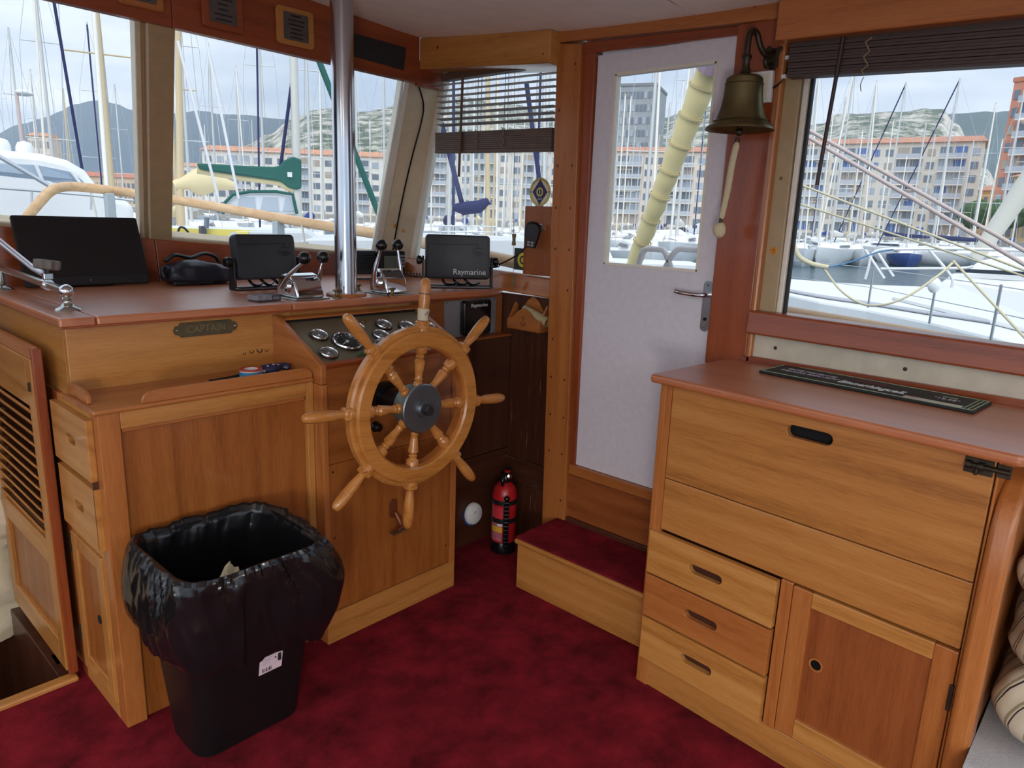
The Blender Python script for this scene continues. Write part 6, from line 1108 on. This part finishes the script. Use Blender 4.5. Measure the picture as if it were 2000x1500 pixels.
MB().tube(smooth_path([at(1548, 470, 8.5), at(1560, 500, 8.5), at(1585, 515, 8.5), at(1618, 522, 8.5)]), .028, 8).build('thick_end', HR, ro, smooth=60); MB().tube(smooth_path([at(1610, 525, 8.5), at(1640, 565, 8.4), at(1680, 592, 8.2), at(1720, 596, 8), at(1770, 580, 8), at(1830, 540, 8.2), at(1862, 512, 8.4)]), .012, 8).build('slack_line', HR, ro, smooth=60); MB().tube(smooth_path([at(1618, 522, 8.5), at(1660, 512, 8.5), at(1710, 494, 8.5), at(1745, 487, 8.5)]), .009, 6).build('blue_line', plain('rope_blue', (84, 132, 172), .8), ro)
MB().tube(smooth_path([at(1548, 470, 8.5), at(1540, 520, 8.5), at(1534, 556, 9)]), .016, 6).build('hanging_end', HR, ro)
def line(name, label, a, b, r, mat, cat='rope', grp=None):
    if name == 'running_rope': b = a + (b-a)*max(1.0, min(2.4, (a.z-DKZ)/max(.05, a.z-b.z)))
    o = MB().cyl(a, b, r, n=8).build(name, mat, smooth=60); return tag(o, label, cat, grp)
ROPE = plain('rope_rose', (196, 178, 172), .8)
line('running_rope', 'upper of two thick ropes stretched diagonally across the aft window', at(1540, 232, 5.6), at(2040, 512, 5.6), .0125, ROPE, grp='ropes across the aft window'); line('running_rope', 'second of two thick ropes stretched diagonally across the aft window', at(1540, 245, 5.4), at(2010, 522, 5.4), .0125, ROPE, grp='ropes across the aft window')
line('running_rope', 'thinner pale rope sloping across the middle of the aft window', at(1535, 350, 6), at(1980, 520, 6), .008, HR, grp='ropes across the aft window'); line('running_rope', 'lowest thin pale rope sloping across the aft window', at(1530, 388, 6), at(1800, 475, 6), .007, HR, grp='ropes across the aft window'); line('running_rope', 'pale rope running down over the neighbouring deck', at(1862, 510, 7), at(2030, 690, 6.2), .010, HR, grp='ropes across the aft window')
gf = MB().tube([at(1905, 505, 14), at(1950, 440, 14), at(2000, 368, 14), at(2060, 280, 14)], [.1, .14, .16, .16], 12).build('furled_jib', plain('jib_grey', (200, 198, 186), .85), smooth=60); tag(gf, 'thick grey furled jib at the right edge of the aft window', 'sail')
# ---------------- close yachts beyond the windscreen
gm = thing('green_covered_boom', 'tall pale mast with dark green sail cover on its boom', 'sailboat', at(580, 420, 15)); md = at(581, 430, 15); mt = at(574, 60, 15); MB().cyl((md.x, md.y, WZ+.9), (mt.x, mt.y, mt.z+4), .082, .075, 14).build('mast', plain('mast_pale', (210, 208, 200), .5, .2), gm, smooth=60)
GP = [(385, 319), (430, 321), (480, 324), (535, 326), (547, 323), (553, 314), (572, 306), (588, 312), (588, 368), (578, 370), (562, 366), (548, 354), (520, 350), (450, 340), (410, 334), (389, 330)]
back = (at(500, 340, 15.3)-at(500, 340, 15.0)); MB().prism([at(x, y, 15)-back*.5 for x, y in GP], back).build('sail_cover', TEAL, gm, bevel=.03); MB().tube([at(385, 332, 15), at(470, 346, 15), at(545, 356, 15), at(575, 372, 15)], .07, 10).build('boom', CREAMC, gm, smooth=60); q = at(566, 341, 14.8); MB().obox(q, (.09, .02, .09)).build('patch', DECK, gm)
hq = at(560, 425, 15); hv = Vector((-hq.y, hq.x, 0)).normalized(); hm = Matrix.Translation((hq.x, hq.y, WZ)) @ Matrix.Rotation(math.atan2(hv.y, hv.x), 4, 'Z'); MB().loft(hull_rings(11, 3.4, 1.25)).xf(hm).build('hull', HULL, gm, smooth=40)
MB().hexa([hm @ Vector(v) for v in ((-2.6, -1.1, 1.2), (2.4, -.8, 1.2), (2.4, .8, 1.2), (-2.6, 1.1, 1.2))], [hm @ Vector(v) for v in ((-2.3, -.9, 1.75), (1.6, -.6, 1.65), (1.6, .6, 1.65), (-2.3, .9, 1.75))]).build('coach_roof', DECK, gm, bevel=.08)
dg = [(435, 418), (440, 395), (455, 380), (490, 374), (540, 374), (572, 380), (580, 418)]; MB().prism([at(x, y, 14.2) for x, y in dg], (at(500, 400, 15.4)-at(500, 400, 14.2))).build('spray_hood', plain('hood_white', (226, 230, 234), .4), gm, bevel=.05); MB().tube([at(x, y, 14.15) for x, y in dg], .03, 8).build('hood_edge', TEAL, gm, smooth=60)
for x0, x1 in ((462, 500), (508, 545), (552, 574)): MB().prism([at(x, y, 14.17) for x, y in ((x0, 412), (x0+6, 385), (x1-3, 385), (x1, 412))], (at(500, 400, 14.2)-at(500, 400, 14.17))).build('hood_window', plain('hood_pane', (186, 196, 206), .15), gm)
line('stay_tube', 'left of two white stays running down to the sprayhood', at(347, 80, 12), at(430, 402, 12), .022, WT, 'stay', 'white stays in the windscreen'); line('stay_tube', 'right of two white stays running down to the sprayhood', at(399, 60, 12), at(466, 388, 12), .022, WT, 'stay', 'white stays in the windscreen')
line('furled_jib', 'teal furled jib slanting down behind the steel pole', at(612, 90, 9.2), at(755, 458, 9.2), .036, TEAL, 'sail'); line('furled_jib', 'dark navy stay slanting down in the left windscreen pane', at(104, -5, 15.2), at(161, 334, 15.2), .026, NAVYC, 'stay'); line('furled_jib', 'navy furled stay beside the green sail cover', at(570, 160, 15), at(548, 325, 15), .033, NAVYC, 'stay')
def close_yacht(name, label, px, D, mastm, top, hullm=HULL, L=11):
    t = thing(name, label, 'sailboat', bear(px, D, WZ)); q = bear(px, D, WZ); u = at(px-2, top, D); hv = Vector((-q.y, q.x, 0)).normalized()
    M = Matrix.Translation(q) @ Matrix.Rotation(math.atan2(hv.y, hv.x), 4, 'Z'); MB().loft(hull_rings(L, .31*L, .11*L)).xf(M).build('hull', hullm, t, smooth=40)
    MB().hexa([M @ Vector(v) for v in ((-.22*L, -.1*L, .11*L), (.2*L, -.07*L, .11*L), (.2*L, .07*L, .11*L), (-.22*L, .1*L, .11*L))], [M @ Vector(v) for v in ((-.2*L, -.08*L, .155*L), (.14*L, -.05*L, .15*L), (.14*L, .05*L, .15*L), (-.2*L, .08*L, .155*L))]).build('coach_roof', DECK, t, bevel=.06)
    MB().cyl(q+Vector((0, 0, .1*L)), u, .085, .06, 10).build('mast', mastm, t, smooth=60); return t
n1_ = close_yacht('navy_covered_yacht', 'yacht with navy furled jib and navy boom cover below the forward blind', 955, 22, MASTW, -60)
MB().cyl(at(862, 240, 22), at(908, 420, 22), .075, n=10).build('furled_jib', NAVYC, n1_, smooth=60); MB().tube([at(884, 405, 22), at(905, 407, 22), at(935, 404, 22), at(955, 392, 22)], [.1, .2, .2, .12], 10).build('boom_cover', NAVYC, n1_, smooth=60)
n2_ = close_yacht('navy_jib_yacht', 'yacht with navy furled jib slanting above the round sticker', 1066, 26, MASTM, -60)
MB().cyl(at(1028, 160, 26), at(1063, 425, 26), .08, n=10).build('furled_jib', NAVYC, n2_, smooth=60)
n3_ = close_yacht('cream_sailed_yacht', 'yacht with bunched cream mainsail in the second windscreen pane', 348, 18, MASTW, -80)
MB().tube([at(x, y, 18)+Vector((0, 0, .05*math.sin(i*2))) for i, (x, y) in enumerate(((340, 362), (365, 360), (385, 352), (400, 356), (430, 362), (462, 362)))], [.1, .16, .3, .26, .16, .08], 12).build('mainsail', CREAMC, n3_, smooth=60)
# motor yacht at far left
my = thing('motor_yacht', 'large white motor yacht with tinted windscreen at far left', 'motor yacht', at(80, 420, 15)); dv = at(80, 380, 19)-at(80, 380, 15)
MB().prism([at(x, y, 15) for x, y in ((-160, 300), (-60, 294), (20, 294), (80, 300), (130, 312), (165, 332), (188, 362), (230, 385), (262, 400), (262, 460), (-160, 460))], dv).build('hull', HULL, my, bevel=.12, seg=3, smooth=50)
MB().prism([at(x, y, 14.98) for x, y in ((-160, 318), (0, 318), (70, 322), (140, 336), (160, 352), (166, 360), (60, 354), (-160, 340))], dv*.01).build('windscreen', plain('yacht_glass', (150, 166, 182), .08), my)
for a, b in (((70, 322), (84, 356)), ((140, 336), (158, 360))): MB().cyl(at(*a, 14.95), at(*b, 14.95), .03, n=6).build('screen_bar', HULL, my)
q = at(48, 288, 15.5); MB().lathe([(0, 0), (.13, 0), (.14, .05), (.135, .12), (.1, .2), (0, .23)], q-Vector((0, 0, .12)), n=20).build('radar_dome', HULL, my, smooth=60); q = at(2, 282, 15.5); MB().lathe([(0, 0), (.13, 0), (.14, .05), (.135, .12), (.1, .2), (0, .23)], q-Vector((0, 0, .12)), n=20).build('radar_dome', HULL, my, smooth=60)
MB().tube([at(-20, 366, 14.5), at(60, 372, 14.5), at(180, 382, 14.5), at(262, 392, 14.5)], .02, 8).build('bow_rail', WIRE, my)
for px in (62, 178): MB().cyl(at(px, 374, 14.5), at(px, 410, 14.5), .018, n=6).build('rail_post', WIRE, my)
MB().cyl(at(-20, 295, 14.2), at(95, 362, 14.2), .035, n=8).build('bracing_tube', plain('tube_grey', (196, 200, 206), .3, .4), my, smooth=60)
lp = thing('lamp_post', 'quay lamp post with white twin head in the left windscreen pane', 'street lamp', at(33, 300, 60)); q = at(33, 182, 60); MB().cyl((q.x, q.y, 0), q, .1, .08, 8).build('post', plain('post_pink', (214, 186, 176), .6), lp, smooth=60); MB().sph(at(45, 181, 60), .45, 14, (1, 1, .5)).build('lamp_head', HULL, lp, smooth=60); MB().sph(at(56, 183, 60), .3, 12, (1, 1, .5)).build('lamp_head', HULL, lp, smooth=60)
yd = thing('yellow_dinghy', 'white dinghy with yellow side and grey outboard beyond the handrail', 'dinghy', at(470, 470, 9)); dv = at(470, 460, 10.6)-at(470, 460, 9)
MB().prism([at(x, y, 9) for x, y in ((318, 440), (600, 446), (640, 470), (640, 520), (318, 500))], dv).build('hull', HULLG, yd, bevel=.06, seg=3); MB().prism([at(x, y, 8.97) for x, y in ((322, 445), (490, 449), (490, 461), (322, 458))], dv*.02).build('yellow_stripe', plain('dinghy_yellow', (232, 214, 110), .5), yd); MB().prism([at(x, y, 8.95) for x, y in ((462, 453), (486, 452), (482, 468), (466, 468))], dv*.03).build('yellow_box', plain('dinghy_yellow2', (238, 220, 120), .5), yd)
MB().tube([at(404, 425, 8.9), at(403, 446, 8.9)], [.03, .025], 10).build('outboard_head', plain('outboard_grey', (120, 128, 140), .4), yd, smooth=60); MB().box(*(lambda p: (p.x-.03, p.x+.03, p.y-.03, p.y+.03, p.z-.1, p.z+.06))(at(396, 452, 8.9))).build('outboard_leg', plain('outboard_dark', (80, 84, 92), .4), yd); MB().tube(smooth_path([at(346, 458, 8.9), at(352, 444, 8.9), at(362, 447, 8.9), at(372, 460, 8.9)]), .012, 6).build('grab_loop', BLACKS, yd)
gb = thing('grey_workboat', 'pale grey flat sided boat beyond the handrail near the corner post', 'boat', at(700, 490, 9)); dv = at(800, 460, 12)-at(800, 460, 9); MB().prism([at(x, y, 9) for x, y in ((560, 462), (760, 452), (1010, 462), (1060, 470), (1060, 600), (560, 600))], dv).build('hull', HULLG, gb, bevel=.05); MB().prism([at(x, y, 8.97) for x, y in ((560, 474), (640, 472), (640, 476), (560, 478))], dv*.01).build('rub_rail', plain('rub_grey', (150, 156, 160), .5), gb)
for px in (860, 885, 910, 935, 960): MB().cyl(at(px, 440, 11), at(px, 466, 11), .016, n=6).build('rail_post', WIRE, gb)
for py in (441, 452): MB().cyl(at(850, py, 11), at(970, py+2, 11), .012, n=6).build('rail_bar', WIRE, gb)
wh_ = thing('white_hull', 'white sailing hull with dark waterline seen low in the door window', 'sailboat', at(1290, 490, 55)); dv = at(1290, 480, 58)-at(1290, 480, 55); MB().prism([at(x, y, 55) for x, y in ((1210, 470), (1260, 466), (1340, 462), (1420, 458), (1420, 503), (1210, 509))], dv).build('hull', HULL, wh_, bevel=.06); MB().prism([at(x, y, 54.9) for x, y in ((1212, 494), (1420, 488), (1420, 492), (1212, 498))], dv*.01).build('waterline_stripe', TINT, wh_); MB().prism([at(x, y, 55.4) for x, y in ((1230, 468), (1250, 450), (1330, 448), (1350, 464))], dv*.6).build('coach_roof', DECK, wh_, bevel=.05)
bo = thing('small_cruiser', 'white cruiser with blue canopy in the door window', 'motor boat', at(1350, 460, 112)); dv = at(1350, 450, 115)-at(1350, 450, 112); MB().prism([at(x, y, 112) for x, y in ((1300, 466), (1305, 448), (1345, 444), (1375, 432), (1410, 440), (1420, 474), (1300, 474))], dv).build('hull', HULL, bo, bevel=.08); MB().prism([at(x, y, 111.9) for x, y in ((1308, 448), (1340, 443), (1345, 452), (1308, 456))], dv*.02).build('dark_window', TINT, bo); MB().prism([at(x, y, 111.8) for x, y in ((1330, 456), (1400, 450), (1402, 462), (1330, 466))], dv*.03).build('blue_canopy', plain('canopy_blue', (70, 120, 190), .6), bo)

# ---------------- thin sea haze over the far shore
hzm = bpy.data.materials.new('sea_haze'); hzm.use_nodes = True; nt = hzm.node_tree; nt.nodes.remove(nt.nodes['Principled BSDF']); vs_ = nd(nt, 'ShaderNodeVolumeScatter'); vs_.inputs['Color'].default_value = (.80, .89, 1, 1); vs_.inputs['Density'].default_value = .00014; vs_.inputs['Anisotropy'].default_value = 0
nt.links.new(vs_.outputs[0], nt.nodes['Material Output'].inputs['Volume']); hzm.cycles.homogeneous_volume = True
ring = [bear(px, 420, -.5) for px in (-700, -200, 400, 1000, 1600, 2200, 2700)] + [bear(px, 6000, -.5) for px in (2700, 2200, 1600, 1000, 400, -200, -700)]
hz_ = MB().prism(ring, (0, 0, 1400)).build('haze', hzm); tag(hz_, 'thin bluish sea haze in front of the mountains', 'haze', kind='stuff')
